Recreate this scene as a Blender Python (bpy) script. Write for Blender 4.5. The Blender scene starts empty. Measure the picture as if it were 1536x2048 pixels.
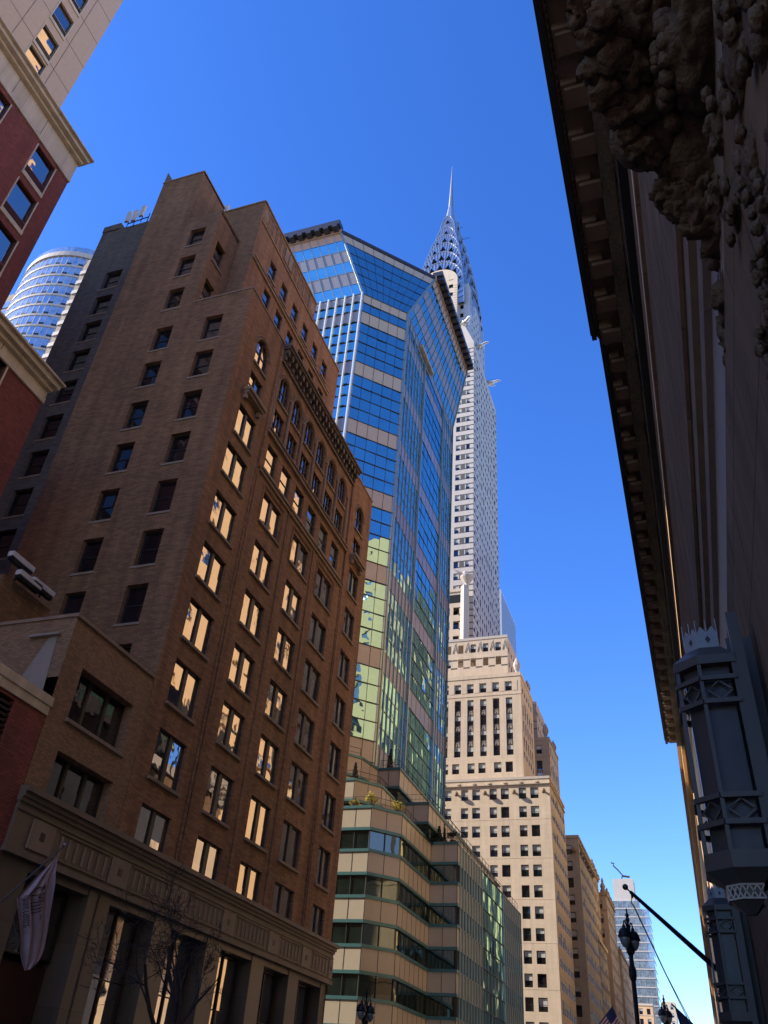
import bpy, bmesh, math, random
from mathutils import Vector, Matrix
random.seed(7)
R_ = math.radians
sc = bpy.context.scene
# ------------------------------------------------------------------ camera
cam = bpy.data.objects.new('camera', bpy.data.cameras.new('camera')); sc.collection.objects.link(cam)
yaw, pit, rol = -3.71882212e-01, 6.36239269e-01, 8.29056511e-02
fw = Vector((math.sin(yaw)*math.cos(pit), math.cos(yaw)*math.cos(pit), math.sin(pit)))
rt = fw.cross(Vector((0, 0, 1))).normalized(); up = rt.cross(fw)
c_, s_ = math.cos(rol), math.sin(rol)
r2, u2 = c_*rt + s_*up, -s_*rt + c_*up
M = Matrix((r2, u2, -fw)).transposed().to_4x4(); M.translation = Vector((0, 0, 1.7))
cam.matrix_world = M
cam.data.sensor_fit = 'HORIZONTAL'; cam.data.sensor_width = 36; cam.data.lens = 36*1646.9/1536
cam.data.clip_start = .05; cam.data.clip_end = 4000
sc.camera = cam
# ------------------------------------------------------------------ light
SUN = Vector((0.82, 0.31, -0.48)).normalized()
w = bpy.data.worlds.new('World'); sc.world = w; w.use_nodes = True
nt = w.node_tree; nt.nodes.clear()
sky = nt.nodes.new('ShaderNodeTexSky'); sky.sky_type = 'NISHITA'; sky.sun_disc = False
sky.sun_elevation = math.asin(-SUN.z); sky.sun_rotation = math.atan2(-SUN.x, -SUN.y)
sky.air_density = 1.0; sky.dust_density = 0.15; sky.ozone_density = 4.0; sky.altitude = 0
bg = nt.nodes.new('ShaderNodeBackground'); bg.inputs[1].default_value = .15
ow = nt.nodes.new('ShaderNodeOutputWorld')
hs = nt.nodes.new('ShaderNodeHueSaturation'); hs.inputs['Saturation'].default_value = 1.25; hs.inputs['Hue'].default_value = .5175; hs.inputs['Value'].default_value = 1.17; nt.links.new(sky.outputs[0], hs.inputs['Color']); nt.links.new(hs.outputs[0], bg.inputs[0]); nt.links.new(bg.outputs[0], ow.inputs[0])
sl = bpy.data.lights.new('sun', 'SUN'); sl.energy = 4.0; sl.angle = R_(.5); sl.color = (1, .88, .72)
so = bpy.data.objects.new('sun', sl); sc.collection.objects.link(so)
so.rotation_euler = SUN.to_track_quat('-Z', 'Y').to_euler(); so.location = (-60, -40, 200)
sc.view_settings.view_transform = 'Standard'; sc.view_settings.look = 'None'
sc.view_settings.exposure = 1.05; sc.view_settings.gamma = 1
# ------------------------------------------------------------------ helpers
C = sc.collection
def tag(o, label=None, cat=None, group=None, kind=None):
    if label: o['label'] = label
    if cat: o['category'] = cat
    if group: o['group'] = group
    if kind: o['kind'] = kind
    return o
def thing(name, label, cat, loc=(0, 0, 0), group=None):
    o = bpy.data.objects.new(name, None); C.objects.link(o); o.location = loc
    o.empty_display_size = .5
    return tag(o, label, cat, group)
X_, Y_, Z_ = Vector((1, 0, 0)), Vector((0, 1, 0)), Vector((0, 0, 1))
SPLIT = {'modillion', 'string_course', 'cornice', 'coping', 'ledge', 'pilaster_strip', 'glazing', 'spandrel', 'finial', 'carved_boss', 'ornamental_spandrel', 'arch_moulding', 'parapet_relief',
         'crown_glazing', 'crown_spandrel', 'stone_trim', 'recessed_spandrel_strip', 'window_strip', 'rounded_parapet', 'balcony_slab', 'rib', 'aerial', 'granite_base', 'floor_band', 'vent_panel', 'diamond_trim', 'dark_brick_stripe'}
def split_pieces(mb, gap=.04):
    par = list(range(len(mb.v)))
    def find(a):
        while par[a] != a: par[a] = par[par[a]]; a = par[a]
        return a
    for f in mb.f:
        a = find(f[0])
        for b in f[1:]:
            b = find(b)
            if a != b: par[b] = a
    isl = {}
    for i, f in enumerate(mb.f): isl.setdefault(find(f[0]), []).append(i)
    bx = []
    for k, fs in isl.items():
        vs = [mb.v[j] for i in fs for j in mb.f[i]]
        bx.append([[min(v[a] for v in vs) for a in range(3)], [max(v[a] for v in vs) for a in range(3)], fs])
    n = len(bx); p2 = list(range(n))
    def fd(a):
        while p2[a] != a: p2[a] = p2[p2[a]]; a = p2[a]
        return a
    order = sorted(range(n), key=lambda i: bx[i][0][2])
    for ii, i in enumerate(order):
        A = bx[i]
        for j in order[ii+1:]:
            B = bx[j]
            if B[0][2] > A[1][2]+gap: break
            if B[0][0] <= A[1][0]+gap and A[0][0] <= B[1][0]+gap and B[0][1] <= A[1][1]+gap and A[0][1] <= B[1][1]+gap:
                a, b = fd(i), fd(j)
                if a != b: p2[b] = a
    gr = {}
    for i in range(n): gr.setdefault(fd(i), []).extend(bx[i][2])
    out = []
    for fs in gr.values():
        m = MB()
        for i in fs: m.poly([mb.v[j] for j in mb.f[i]], mb.m[i])
        e = [max(v[a] for v in m.v)-min(v[a] for v in m.v) for a in range(3)]; out.append((-sum(e), m))
    out.sort(key=lambda q: q[0]); return [m for _, m in out]
class MB:
    def __init__(s): s.v = []; s.f = []; s.m = []
    def poly(s, pts, m=0):
        n = len(s.v); s.v += [tuple(p) for p in pts]; s.f.append(tuple(range(n, n+len(pts)))); s.m.append(m)
    def box(s, x0, x1, y0, y1, z0, z1, m=0):
        s.fb((Vector((0, 0, 0)), X_, Y_), x0, x1, z0, z1, y0, y1, m)
    def fb(s, fr, u0, u1, z0, z1, n0, n1, m=0):   # box in a facade frame
        O, U, N = fr; n = len(s.v)
        for a in (n0, n1):
            for (u, z) in ((u0, z0), (u1, z0), (u1, z1), (u0, z1)):
                s.v.append(tuple(O+U*u+Z_*z+N*a))
        for f in ((0, 1, 2, 3), (7, 6, 5, 4), (0, 4, 5, 1), (1, 5, 6, 2), (2, 6, 7, 3), (3, 7, 4, 0)):
            s.f.append(tuple(n+i for i in f)); s.m.append(m)
    def fq(s, fr, u0, u1, z0, z1, n=0, m=0, j=0):
        O, U, N = fr
        s.poly([O+U*u+Z_*z+N*(n+random.uniform(-j, j)) for (u, z) in ((u0, z0), (u1, z0), (u1, z1), (u0, z1))], m)
    def tube(s, pts, rad, k=6, m=0, cap=True):
        pts = [Vector(p) for p in pts]; rings = []
        if not isinstance(rad, (list, tuple)): rad = [rad]*len(pts)
        prev = None
        for i, p in enumerate(pts):
            d = (pts[min(i+1, len(pts)-1)]-pts[max(i-1, 0)])
            if d.length < 1e-9: d = Z_.copy()
            d.normalize()
            a = prev if prev and abs(prev.dot(d)) < .95 else (X_ if abs(d.x) < .8 else Y_)
            e1 = (a-d*a.dot(d)).normalized(); e2 = d.cross(e1); prev = e1
            n = len(s.v); rings.append(n)
            for q in range(k):
                t = 2*math.pi*(q+.5)/k; s.v.append(tuple(p+(e1*math.cos(t)+e2*math.sin(t))*rad[i]))
        for a, b in zip(rings, rings[1:]):
            for q in range(k):
                s.f.append((a+q, a+(q+1) % k, b+(q+1) % k, b+q)); s.m.append(m)
        if cap:
            s.f.append(tuple(rings[0]+q for q in range(k))[::-1]); s.m.append(m)
            s.f.append(tuple(rings[-1]+q for q in range(k))); s.m.append(m)
    def lathe(s, c, prof, k=12, m=0, ax=None, sx=1, sy=1):
        c = Vector(c); n0 = len(s.v)
        for (r, z) in prof:
            for q in range(k):
                t = 2*math.pi*(q+.5)/k
                s.v.append(tuple(c+Vector((r*math.cos(t)*sx, r*math.sin(t)*sy, z))))
        for i in range(len(prof)-1):
            for q in range(k):
                a = n0+i*k; b = a+k
                s.f.append((a+q, a+(q+1) % k, b+(q+1) % k, b+q)); s.m.append(m)
        s.f.append(tuple(n0+q for q in range(k))[::-1]); s.m.append(m)
        s.f.append(tuple(n0+(len(prof)-1)*k+q for q in range(k))); s.m.append(m)
    def prism(s, pts, z0, z1, m=0):
        n = len(pts); b = len(s.v)
        s.v += [(p[0], p[1], z0) for p in pts]+[(p[0], p[1], z1) for p in pts]
        for i in range(n):
            s.f.append((b+i, b+(i+1) % n, b+n+(i+1) % n, b+n+i)); s.m.append(m)
        s.f.append(tuple(b+i for i in range(n))[::-1]); s.m.append(m)
        s.f.append(tuple(b+n+i for i in range(n))); s.m.append(m)
    def add(s, verts, faces, m=0):
        n = len(s.v); s.v += [tuple(v) for v in verts]
        for f in faces: s.f.append(tuple(n+i for i in f)); s.m.append(m)
    def build(s, name, mats, parent=None, smooth=False, recalc=False, whole=False):
        if name in SPLIT and not whole and parent is not None and len(s.f) < 9000:
            ps = split_pieces(s)
            if len(ps) > 1:
                for p in ps[:100]: o = p.build(name, mats, parent, smooth, recalc, True)
                if ps[100:]:
                    rest = MB()
                    for p in ps[100:]:
                        for f, mi in zip(p.f, p.m): rest.poly([p.v[j] for j in f], mi)
                    rest.build(name, mats, parent, smooth, recalc, True)['kind'] = 'stuff'
                return o
        me = bpy.data.meshes.new(name)
        off = Vector((0, 0, 0)); q = parent
        while q is not None: off = off+q.location; q = q.parent
        me.from_pydata([(v[0]-off.x, v[1]-off.y, v[2]-off.z) for v in s.v], [], s.f)
        if not isinstance(mats, (list, tuple)): mats = [mats]
        for mm in mats: me.materials.append(mm)
        me.polygons.foreach_set('material_index', [min(i, len(mats)-1) for i in s.m])
        if smooth: me.polygons.foreach_set('use_smooth', [True]*len(s.f))
        if recalc:
            bm = bmesh.new(); bm.from_mesh(me); bmesh.ops.recalc_face_normals(bm, faces=bm.faces); bm.to_mesh(me); bm.free()
        me.update()
        o = bpy.data.objects.new(name, me); C.objects.link(o)
        if parent is not None: o.parent = parent
        return o
# ------------------------------------------------------------------ materials
MATS = {}
def nodes(name):
    m = bpy.data.materials.new(name); m.use_nodes = True; t = m.node_tree
    return m, t, t.nodes['Principled BSDF']
def stone(name, col, var=.25, rough=.85, scale=.6, bump=.15, joints=None, streak=.3, fine=12., jdark=.6):
    """weathered masonry: blotches, vertical run-off streaks, fine grain, optional block joints (w, h)"""
    m, t, b = nodes(name); L = t.links.new
    g = t.nodes.new('ShaderNodeNewGeometry')
    def noise(sc_, vec=None, det=5):
        n = t.nodes.new('ShaderNodeTexNoise'); n.inputs['Scale'].default_value = sc_; n.inputs['Detail'].default_value = det
        L(vec or g.outputs['Position'], n.inputs['Vector']); return n.outputs['Fac']
    mp = t.nodes.new('ShaderNodeMapping'); mp.inputs['Scale'].default_value = (1.6, 1.6, .12); L(g.outputs['Position'], mp.inputs['Vector'])
    def math_(op, a, bb):
        n = t.nodes.new('ShaderNodeMath'); n.operation = op
        for i, q in enumerate((a, bb)):
            if isinstance(q, (int, float)): n.inputs[i].default_value = q
            else: L(q, n.inputs[i])
        return n.outputs[0]
    a = math_('MULTIPLY', math_('SUBTRACT', noise(scale), .5), var*2)
    s = math_('MULTIPLY', math_('SUBTRACT', noise(1.0, mp.outputs[0]), .5), streak*2)
    f = math_('MULTIPLY', math_('SUBTRACT', noise(fine, det=3), .5), var*1.2)
    v = math_('ADD', math_('ADD', a, s), math_('ADD', f, 1.0))
    if joints:
        sp = t.nodes.new('ShaderNodeSeparateXYZ'); L(g.outputs['Position'], sp.inputs[0])
        cb = t.nodes.new('ShaderNodeCombineXYZ'); L(math_('ADD', sp.outputs[0], sp.outputs[1]), cb.inputs[0]); L(sp.outputs[2], cb.inputs[1])
        br = t.nodes.new('ShaderNodeTexBrick'); L(cb.outputs[0], br.inputs['Vector'])
        br.inputs['Scale'].default_value = 1; br.inputs['Brick Width'].default_value = joints[0]; br.inputs['Row Height'].default_value = joints[1]
        br.inputs['Mortar Size'].default_value = joints[2]; br.inputs['Mortar Smooth'].default_value = .2
        br.inputs['Color1'].default_value = (1-joints[3],)*3+(1,); br.inputs['Color2'].default_value = (1+joints[3],)*3+(1,)
        br.inputs['Mortar'].default_value = (jdark,)*3+(1,)
        sx = t.nodes.new('ShaderNodeSeparateColor'); L(br.outputs['Color'], sx.inputs[0])
        v = math_('MULTIPLY', v, sx.outputs[0])
    mx = t.nodes.new('ShaderNodeVectorMath'); mx.operation = 'SCALE'; mx.inputs[0].default_value = col; L(v, mx.inputs['Scale'])
    L(mx.outputs[0], b.inputs['Base Color']); b.inputs['Roughness'].default_value = rough
    if bump:
        bn = t.nodes.new('ShaderNodeBump'); bn.inputs['Strength'].default_value = bump; bn.inputs['Distance'].default_value = .05
        L(v, bn.inputs['Height']); L(bn.outputs[0], b.inputs['Normal'])
    return m
def plain(name, col, rough=.5, metal=0, var=.12, spec=.5):
    m, t, b = nodes(name); L = t.links.new
    g = t.nodes.new('ShaderNodeNewGeometry'); n = t.nodes.new('ShaderNodeTexNoise'); n.inputs['Scale'].default_value = 2.3
    n.inputs['Detail'].default_value = 6
    L(g.outputs['Position'], n.inputs['Vector'])
    mr = t.nodes.new('ShaderNodeMapRange'); mr.inputs['To Min'].default_value = 1-var; mr.inputs['To Max'].default_value = 1+var
    L(n.outputs['Fac'], mr.inputs['Value'])
    mx = t.nodes.new('ShaderNodeVectorMath'); mx.operation = 'SCALE'; mx.inputs[0].default_value = col; L(mr.outputs[0], mx.inputs['Scale'])
    L(mx.outputs[0], b.inputs['Base Color']); b.inputs['Roughness'].default_value = rough; b.inputs['Metallic'].default_value = metal
    b.inputs['Specular IOR Level'].default_value = spec
    return m
def glass(name, body, tint, refl, wave=.02, wscale=.5, rough=.02, top=1):
    """window glass: a dark room behind a reflecting pane with slightly wavy sheets"""
    m = bpy.data.materials.new(name); m.use_nodes = True; t = m.node_tree; t.nodes.clear(); L = t.links.new
    g = t.nodes.new('ShaderNodeNewGeometry')
    n = t.nodes.new('ShaderNodeTexNoise'); n.inputs['Scale'].default_value = wscale; n.inputs['Detail'].default_value = 1.5
    L(g.outputs['Position'], n.inputs['Vector'])
    bn = t.nodes.new('ShaderNodeBump'); bn.inputs['Strength'].default_value = 1; bn.inputs['Distance'].default_value = wave
    L(n.outputs['Fac'], bn.inputs['Height'])
    d = t.nodes.new('ShaderNodeBsdfDiffuse'); 
    n2 = t.nodes.new('ShaderNodeTexNoise'); n2.inputs['Scale'].default_value = .9; L(g.outputs['Position'], n2.inputs['Vector'])
    mx = t.nodes.new('ShaderNodeVectorMath'); mx.operation = 'SCALE'; mx.inputs[0].default_value = body; 
    ml = t.nodes.new('ShaderNodeMath'); ml.operation = 'MULTIPLY'; ml.inputs[1].default_value = 2; L(n2.outputs['Fac'], ml.inputs[0]); L(ml.outputs[0], mx.inputs['Scale'])
    L(mx.outputs[0], d.inputs['Color'])
    gl = t.nodes.new('ShaderNodeBsdfGlossy'); gl.inputs['Color'].default_value = tint+(1,); gl.inputs['Roughness'].default_value = rough
    L(bn.outputs[0], gl.inputs['Normal'])
    lw = t.nodes.new('ShaderNodeFresnel'); lw.inputs['IOR'].default_value = 1.5
    mr = t.nodes.new('ShaderNodeMapRange'); mr.inputs['From Min'].default_value = .04; mr.inputs['To Min'].default_value = refl; mr.inputs['To Max'].default_value = top
    L(lw.outputs[0], mr.inputs['Value'])
    ms = t.nodes.new('ShaderNodeMixShader'); L(mr.outputs[0], ms.inputs[0]); L(d.outputs[0], ms.inputs[1]); L(gl.outputs[0], ms.inputs[2])
    o = t.nodes.new('ShaderNodeOutputMaterial'); L(ms.outputs[0], o.inputs[0])
    return m
BR = (.42, .11, .012, .24)
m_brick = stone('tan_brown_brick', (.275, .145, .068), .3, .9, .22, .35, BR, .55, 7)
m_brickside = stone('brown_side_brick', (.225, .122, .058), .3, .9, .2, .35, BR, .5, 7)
m_brickbuff = stone('buff_annex_brick', (.29, .175, .095), .2, .9, .4, .3, (.23, .08, .01, .22), .2, 9)
m_darkbrick = stone('sooty_grey_brick', (.115, .10, .088), .25, .9, .4, .2, BR, .35, 9)
m_trim = stone('brown_stone_trim', (.27, .19, .125), .3, .85, 1.5, .3, None, .3)
m_redbrick = stone('red_brick', (.23, .065, .045), .25, .9, .4, .25, (.3, .1, .012, .2), .3, 10)
m_pinkpanel = plain('pinkish_tan_panel', (.52, .36, .22), .35, 0, .14)
m_cream = stone('cream_cast_stone', (.58, .48, .33), .2, .7, 1, .08, (2.2, 40, .012, .06), .3)
m_dstone = stone('grey_brown_base_stone', (.185, .14, .095), .22, .6, .8, .2, (1.9, 30, .012, .1), .22)
m_pier = stone('polished_pier_stone', (.125, .10, .075), .2, .35, .7, .02, (3.2, 2.1, .012, .1), .2)
m_lime = stone('pinkish_limestone', (.57, .465, .35), .12, .9, .25, .05, (1.7, .8, .012, .03), .2, jdark=.85)
m_limegrey = stone('grey_limestone_with_court_shade', (.32, .27, .22), .15, .9, .25, .05, (1.6, .85, .012, .04), .2, jdark=.85)  # grey stone; also puts court shade into the south wing's colour
m_white = stone('white_glazed_brick', (.47, .42, .37), .07, .6, .3, .02, None, .12)
m_greybr = stone('dark_grey_brick_stripe', (.075, .068, .068), .1, .7, .4, 0, None, .1)
m_bandgrey = plain('bluish_grey_brick', (.34, .34, .38), .7)
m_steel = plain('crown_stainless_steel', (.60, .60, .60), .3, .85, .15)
m_steel2 = plain('crown_steel_shade_tone', (.36, .37, .39), .4, .8, .1)  # darker copy of the crown steel, rib shade put into the colour
m_brownst = stone('sooty_brownstone', (.135, .08, .05), .35, .92, .5, .4, (2.6, 1.3, .03, .12), .45, 7)
m_brownst2 = stone('paler_moulded_stone', (.17, .11, .075), .2, .8, .6, .2, None, .3, 7)
m_carve = stone('weathered_carved_stone', (.09, .057, .038), .5, .95, 3.5, 1.0, None, .2, 18)
m_sandbr = stone('sand_brick', (.66, .42, .22), .12, .9, .4, .1, None, .12)  # even sand colour of the brick itself
m_setbr = stone('setback_brown_brick', (.34, .26, .20), .12, .9, .3, .05, None, .15)
m_tanpan = plain('tan_spandrel_panel', (.40, .34, .25), .28, .0, .05, .6)
m_greypan = plain('grey_spandrel_panel', (.22, .21, .24), .3, .0, .05, .6)
m_teal = plain('teal_metal_trim', (.07, .17, .17), .35, .4)
m_joint = plain('black_joint_gasket', (.015, .018, .02), .5)
m_void = plain('painted_black_void', (.006, .007, .009), 1, 0, .1, 0)  # flat black stands for the dark inside the triangles
m_fin = plain('silver_green_mullion', (.27, .33, .30), .3, .6)
m_finw = plain('white_aluminium_fin', (.80, .84, .80), .3, .3)
m_granite = plain('pink_granite_band', (.42, .26, .20), .5)
m_darkmetal = plain('dark_window_metal', (.022, .02, .02), .5)
m_brownfr = plain('brown_window_metal', (.05, .038, .032), .5)
m_sill = stone('stone_sill', (.26, .20, .14), .2, .8, 2, .1, None, .3)
m_coping = plain('grey_metal_coping', (.20, .22, .25), .5, .5)
m_blind = plain('pale_window_blind', (.40, .42, .40), .7)
m_lantern = plain('grey_painted_lantern_metal', (.062, .05, .042), .45, .25)
m_lantglass = plain('frosted_lantern_glass', (.04, .036, .034), .25, 0, .25)
m_black = plain('black_painted_iron', (.008, .009, .012), .45, .3)
m_navy = plain('navy_painted_pole', (.012, .012, .05), .45, .2)
m_globe = glass('clear_lamp_globe', (.22, .22, .2), (.9, .9, .9), .12, .001)
m_rope = plain('weathered_rope', (.09, .10, .08), .9)
m_chrome = plain('bright_steel', (.75, .75, .75), .2, 1)
m_banner = plain('lavender_grey_banner_cloth', (.40, .34, .39), .85, 0, .18)
m_ink = plain('dark_plum_lettering', (.03, .012, .025), .8)
m_flagb = plain('flag_navy_cloth', (.02, .03, .11), .85)
m_flagr = plain('flag_red_cloth', (.33, .03, .04), .85)
m_flagw = plain('flag_white_cloth', (.6, .58, .56), .85)
m_ant = plain('pale_antenna_plastic', (.55, .55, .54), .5)
m_bark = plain('dark_bark', (.03, .024, .02), .9)
m_conif = plain('dark_conifer_leaves', (.03, .045, .022), .9, 0, .4)
m_yel = plain('yellow_green_leaves', (.42, .36, .06), .9, 0, .3)
m_soil = plain('planter_brown_twigs', (.10, .05, .03), .9)
m_asph = stone('asphalt', (.05, .05, .05), .2, .9, 3, .1)
m_walk = stone('concrete_pavement', (.3, .29, .27), .15, .9, 1, .05, (1.5, 1.5, .02, .03))
m_paint = plain('road_paint', (.7, .68, .6), .8)
for q in (m_brownst, m_brownst2, m_carve): q.node_tree.nodes['Principled BSDF'].inputs['Specular IOR Level'].default_value = .08
g_old = glass('old_window_glass', (.008, .008, .009), (.95, .93, .9), .22, .012, 1.1)
g_front = glass('wavy_plate_glass', (.012, .010, .009), (1, .95, .9), .42, .010, .8)
g_tower = glass('blue_mirror_glass', (.012, .03, .05), (.40, .74, .76), .66, .075, .33)
g_podium = glass('dark_green_podium_glass', (.010, .018, .015), (.75, .85, .78), .16, .012, .5)
g_chr = glass('bluish_office_glass', (.018, .026, .05), (.7, .8, .95), .2, .01, .7)
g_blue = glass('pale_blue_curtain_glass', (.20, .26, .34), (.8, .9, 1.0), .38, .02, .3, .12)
g_dim = glass('dim_office_glass', (.012, .012, .014), (.85, .85, .85), .08, .01, .7)
g_side = glass('grazing_side_glass', (.012, .016, .03), (.7, .8, .95), .08, .01, .7, .1, .16)
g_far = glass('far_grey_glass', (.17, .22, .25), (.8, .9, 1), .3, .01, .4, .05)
g_vent = glass('bright_strip_glass', (.02, .02, .02), (1, 1, 1), .5, .004, .4)
# ------------------------------------------------------------------ facade pieces
def frameN(y): return (Vector((0, y, 0)), X_, -Y_)          # faces -Y: u = x
def frameW(x): return (Vector((x, 0, 0)), Y_, X_)           # faces +X: u = y
def frameE(x): return (Vector((x, 0, 0)), Y_, -X_)          # faces -X: u = y
def arch_pts(u0, u1, z1, k=10):
    r = (u1-u0)/2; cu = (u0+u1)/2
    return [(cu-r*math.cos(math.pi*i/k), z1-r+r*math.sin(math.pi*i/k)) for i in range(k+1)]
def shallow(fr, u, d):   # street-side windows far down the avenue sit almost flush with their walls
    return min(d, .05) if fr[1] == Y_ and fr[2] == X_ and u > 110 else d
def wall(mb, fr, u0, u1, z0, z1, holes=(), depth=.35, n=0, m=0, mr=None):
    """a wall sheet with real rectangular or arched openings and their reveals; hole = (u0,u1,z0,z1[,'arch'])"""
    O, U, N = fr; mr = m if mr is None else mr; depth = shallow(fr, u0, depth)
    us = sorted(set([u0, u1]+[h[0] for h in holes]+[h[1] for h in holes]))
    zs = sorted(set([z0, z1]+[h[2] for h in holes]+[h[3] for h in holes]))
    us = [u for u in us if u0 <= u <= u1]; zs = [z for z in zs if z0 <= z <= z1]
    P = lambda u, z, a=n: O+U*u+Z_*z+N*a
    for a, b in zip(zs, zs[1:]):
        zc = (a+b)/2; start = None
        for i in range(len(us)-1):
            uc = (us[i]+us[i+1])/2
            hole = any(h[0] < uc < h[1] and h[2] < zc < h[3] for h in holes)
            if not hole and start is None: start = us[i]
            if start is not None and (hole or i == len(us)-2):
                e = us[i] if hole else us[i+1]
                mb.poly([P(start, a), P(e, a), P(e, b), P(start, b)], m); start = None
    for h in holes:
        a, b, c, d = h[:4]
        if len(h) > 4:
            pts = arch_pts(a, b, d); k = len(pts)//2; zr = d-(b-a)/2
            for i in range(k): mb.poly([P(a, d), P(*pts[i]), P(*pts[i+1])], m)
            for i in range(k, len(pts)-1): mb.poly([P(b, d), P(*pts[i]), P(*pts[i+1])], m)
            for p, q in zip(pts, pts[1:]): mb.poly([P(*p), P(*q), P(*q, n-depth), P(*p, n-depth)], mr)
            ed = [((a, c), (a, zr)), ((b, c), (b, zr)), ((a, c), (b, c))]
        else: ed = [((a, c), (a, d)), ((b, c), (b, d)), ((a, c), (b, c)), ((a, d), (b, d))]
        for p, q in ed: mb.poly([P(*p), P(*q), P(*q, n-depth), P(*p, n-depth)], mr)
def window(parent, fr, h, depth=.3, g=None, fm=None, n=0, mull=1, mw=.07, bar=None, fw=.07, sill=True, blind=0, bay=.12, gname='window', simple=False):
    """pane (window) > frame, sill. h = (u0,u1,z0,z1[,'arch'])"""
    g = g or g_old; fm = fm or m_darkmetal; depth = shallow(fr, h[0], depth)
    u0, u1, z0, z1 = h[:4]; O, U, N = fr; mb = MB(); e = n-depth
    if len(h) > 4:
        pts = [(u0, z0), (u1, z0)]+arch_pts(u0, u1, z1)[::-1]
        mb.poly([O+U*u+Z_*z+N*e for u, z in pts], 0)
    else:
        du = (u1-u0)/mull
        for i in range(mull):
            tz = bar if bar else (z0+z1)/2
            for (a, b) in ((z0, tz), (tz, z1)):
                k = random.uniform(-.012, .012)
                mb.poly([O+U*(u0+du*i)+Z_*a+N*(e+k), O+U*(u0+du*(i+1))+Z_*a+N*(e-k), O+U*(u0+du*(i+1))+Z_*b+N*(e-k+.004), O+U*(u0+du*i)+Z_*b+N*(e+k+.004)], 0)
    if blind > 0:
        mb.fq(fr, u0+fw, u1-fw, z1-(z1-z0)*blind, z1-fw, e+.025, 1)
    o = mb.build(gname, [g, m_blind], parent)
    if simple: return o
    f = MB(); a, b = e, e+.06
    ztop = z1-(u1-u0)/2 if len(h) > 4 else z1
    f.fb(fr, u0, u0+fw, z0, ztop, a, b); f.fb(fr, u1-fw, u1, z0, ztop, a, b); f.fb(fr, u0, u1, z0, z0+fw, a, b+.003)
    if len(h) <= 4: f.fb(fr, u0, u1, z1-fw, z1, a, b+.003)
    else:
        q = arch_pts(u0+fw/2, u1-fw/2, z1-fw/2); f.tube([O+U*u+Z_*z+N*(e+.03) for u, z in q], fw/2, 4)
    for i in range(1, mull):
        uc = u0+(u1-u0)*i/mull; f.fb(fr, uc-mw/2, uc+mw/2, z0, z1-(0 if len(h) <= 4 else .1), a, b+.03)
    if bar is not False: zb = bar or (z0+z1)/2; f.fb(fr, u0, u1, zb-.025, zb+.025, a, b-.01)
    f.build('frame', fm, o)
    if sill:
        s = MB(); s.fb(fr, u0-.1, u1+.1, z0-.14, z0, n-depth, n+bay); s.build('sill', m_sill, o)
    return o
def merged(parent, items, mats, name='window'):
    """windows past the hundred that show largest: one object"""
    mb = MB()
    for fr, h, n, d, bl in items:
        u0, u1, z0, z1 = h[:4]; d = shallow(fr, u0, d)
        mb.fq(fr, u0, u1, z0, z1, n-d, 0, .004)
        mb.fb(fr, u0, u1, (z0+z1)/2-.04, (z0+z1)/2+.04, n-d, n-d+.04, 1)
        if bl > 0: mb.fq(fr, u0+.05, u1-.05, z1-(z1-z0)*bl, z1, n-d+.03, 2)
    o = mb.build(name, mats, parent); o['kind'] = 'stuff'; return o
def rail(parent, pts, h=1.0, mat=None, step=1.6, r=.03):
    mb = MB(); P = [Vector(p) for p in pts]
    mb.tube([p+Z_*h for p in P], r, 4); mb.tube([p+Z_*h*.5 for p in P], r*.7, 4)
    for a, b in zip(P, P[1:]):
        k = max(1, int((b-a).length/step))
        for i in range(k+1):
            p = a.lerp(b, i/k); mb.tube([p, p+Z_*h], r, 4)
    return mb.build('railing', mat or m_lantern, parent)
# ================================================================== ground
def struct(name, pts, z, mat):
    mb = MB(); mb.poly([(x, y, z) for x, y in pts]); return tag(mb.build(name, mat), kind='structure')
struct('ground', [(-1500, -600), (1500, -600), (1500, 2600), (-1500, 2600)], -.02, m_walk)
struct('road', [(-18.2, -300), (-2.6, -300), (-2.6, 1500), (-18.2, 1500)], -.012, m_asph)
for n_, (ya, yb) in (('side_street', (54.5, 71)), ('side_street', (131.5, 148.5))):
    struct(n_, [(-300, ya), (-18.2, ya), (-18.2, yb), (-300, yb)], -.012, m_asph)
for x0, x1, segs in ((-22, -18.2, ((-100, 54.5), (71, 131.5), (148.5, 600))), (-2.6, 1.3, ((-100, 600),))):
    for ya, yb in segs:
        mb = MB(); mb.box(x0, x1, ya, yb, -.01, .14); tag(mb.build('pavement', m_walk), kind='structure')
mb = MB()
for x in (-14.3, -10.4, -6.5):
    for i in range(60): mb.box(x-.06, x+.06, -60+i*9, -57+i*9, -.007, -.003)
tag(mb.build('lane_markings', m_paint), kind='structure')
# ================================================================== brick office block
B = thing('brick_office_block', 'brown brick office block with arched top windows and a stone base band, filling the left', 'building', (-22, 41, 0))
fF = frameW(-22); fS = frameN(29.4)
ROWZ = [12.1, 15.5, 19.0, 22.4, 25.9, 29.35, 32.95, 36.5]
front = []
for z in ROWZ:
    for (a, b) in ((30.65, 33.15), (50.0, 52.0)):
        if z < 36 or a > 40: front.append(((a, b, z-2.25, z), 2, .26 if a < 40 else .1))
    if z < 34:
        for (a, b) in ((35.6, 38.15), (40.2, 42.75), (44.5, 47.15)): front.append(((a, b, z-2.25, z), 2, .36))
front.append(((30.95, 33.1, 33.95, 36.3), 2, .26))
sing = [(34.95+2.245*k, 36.4+2.245*k) for k in range(6)]
for a, b in sing:
    front.append(((a, b, 34.3, 36.45), 1, .1)); front.append(((a, b, 37.5, 39.5), 3, .06)); front.append(((a, b, 40.35, 42.75, 'arch'), 3, .06))
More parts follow.
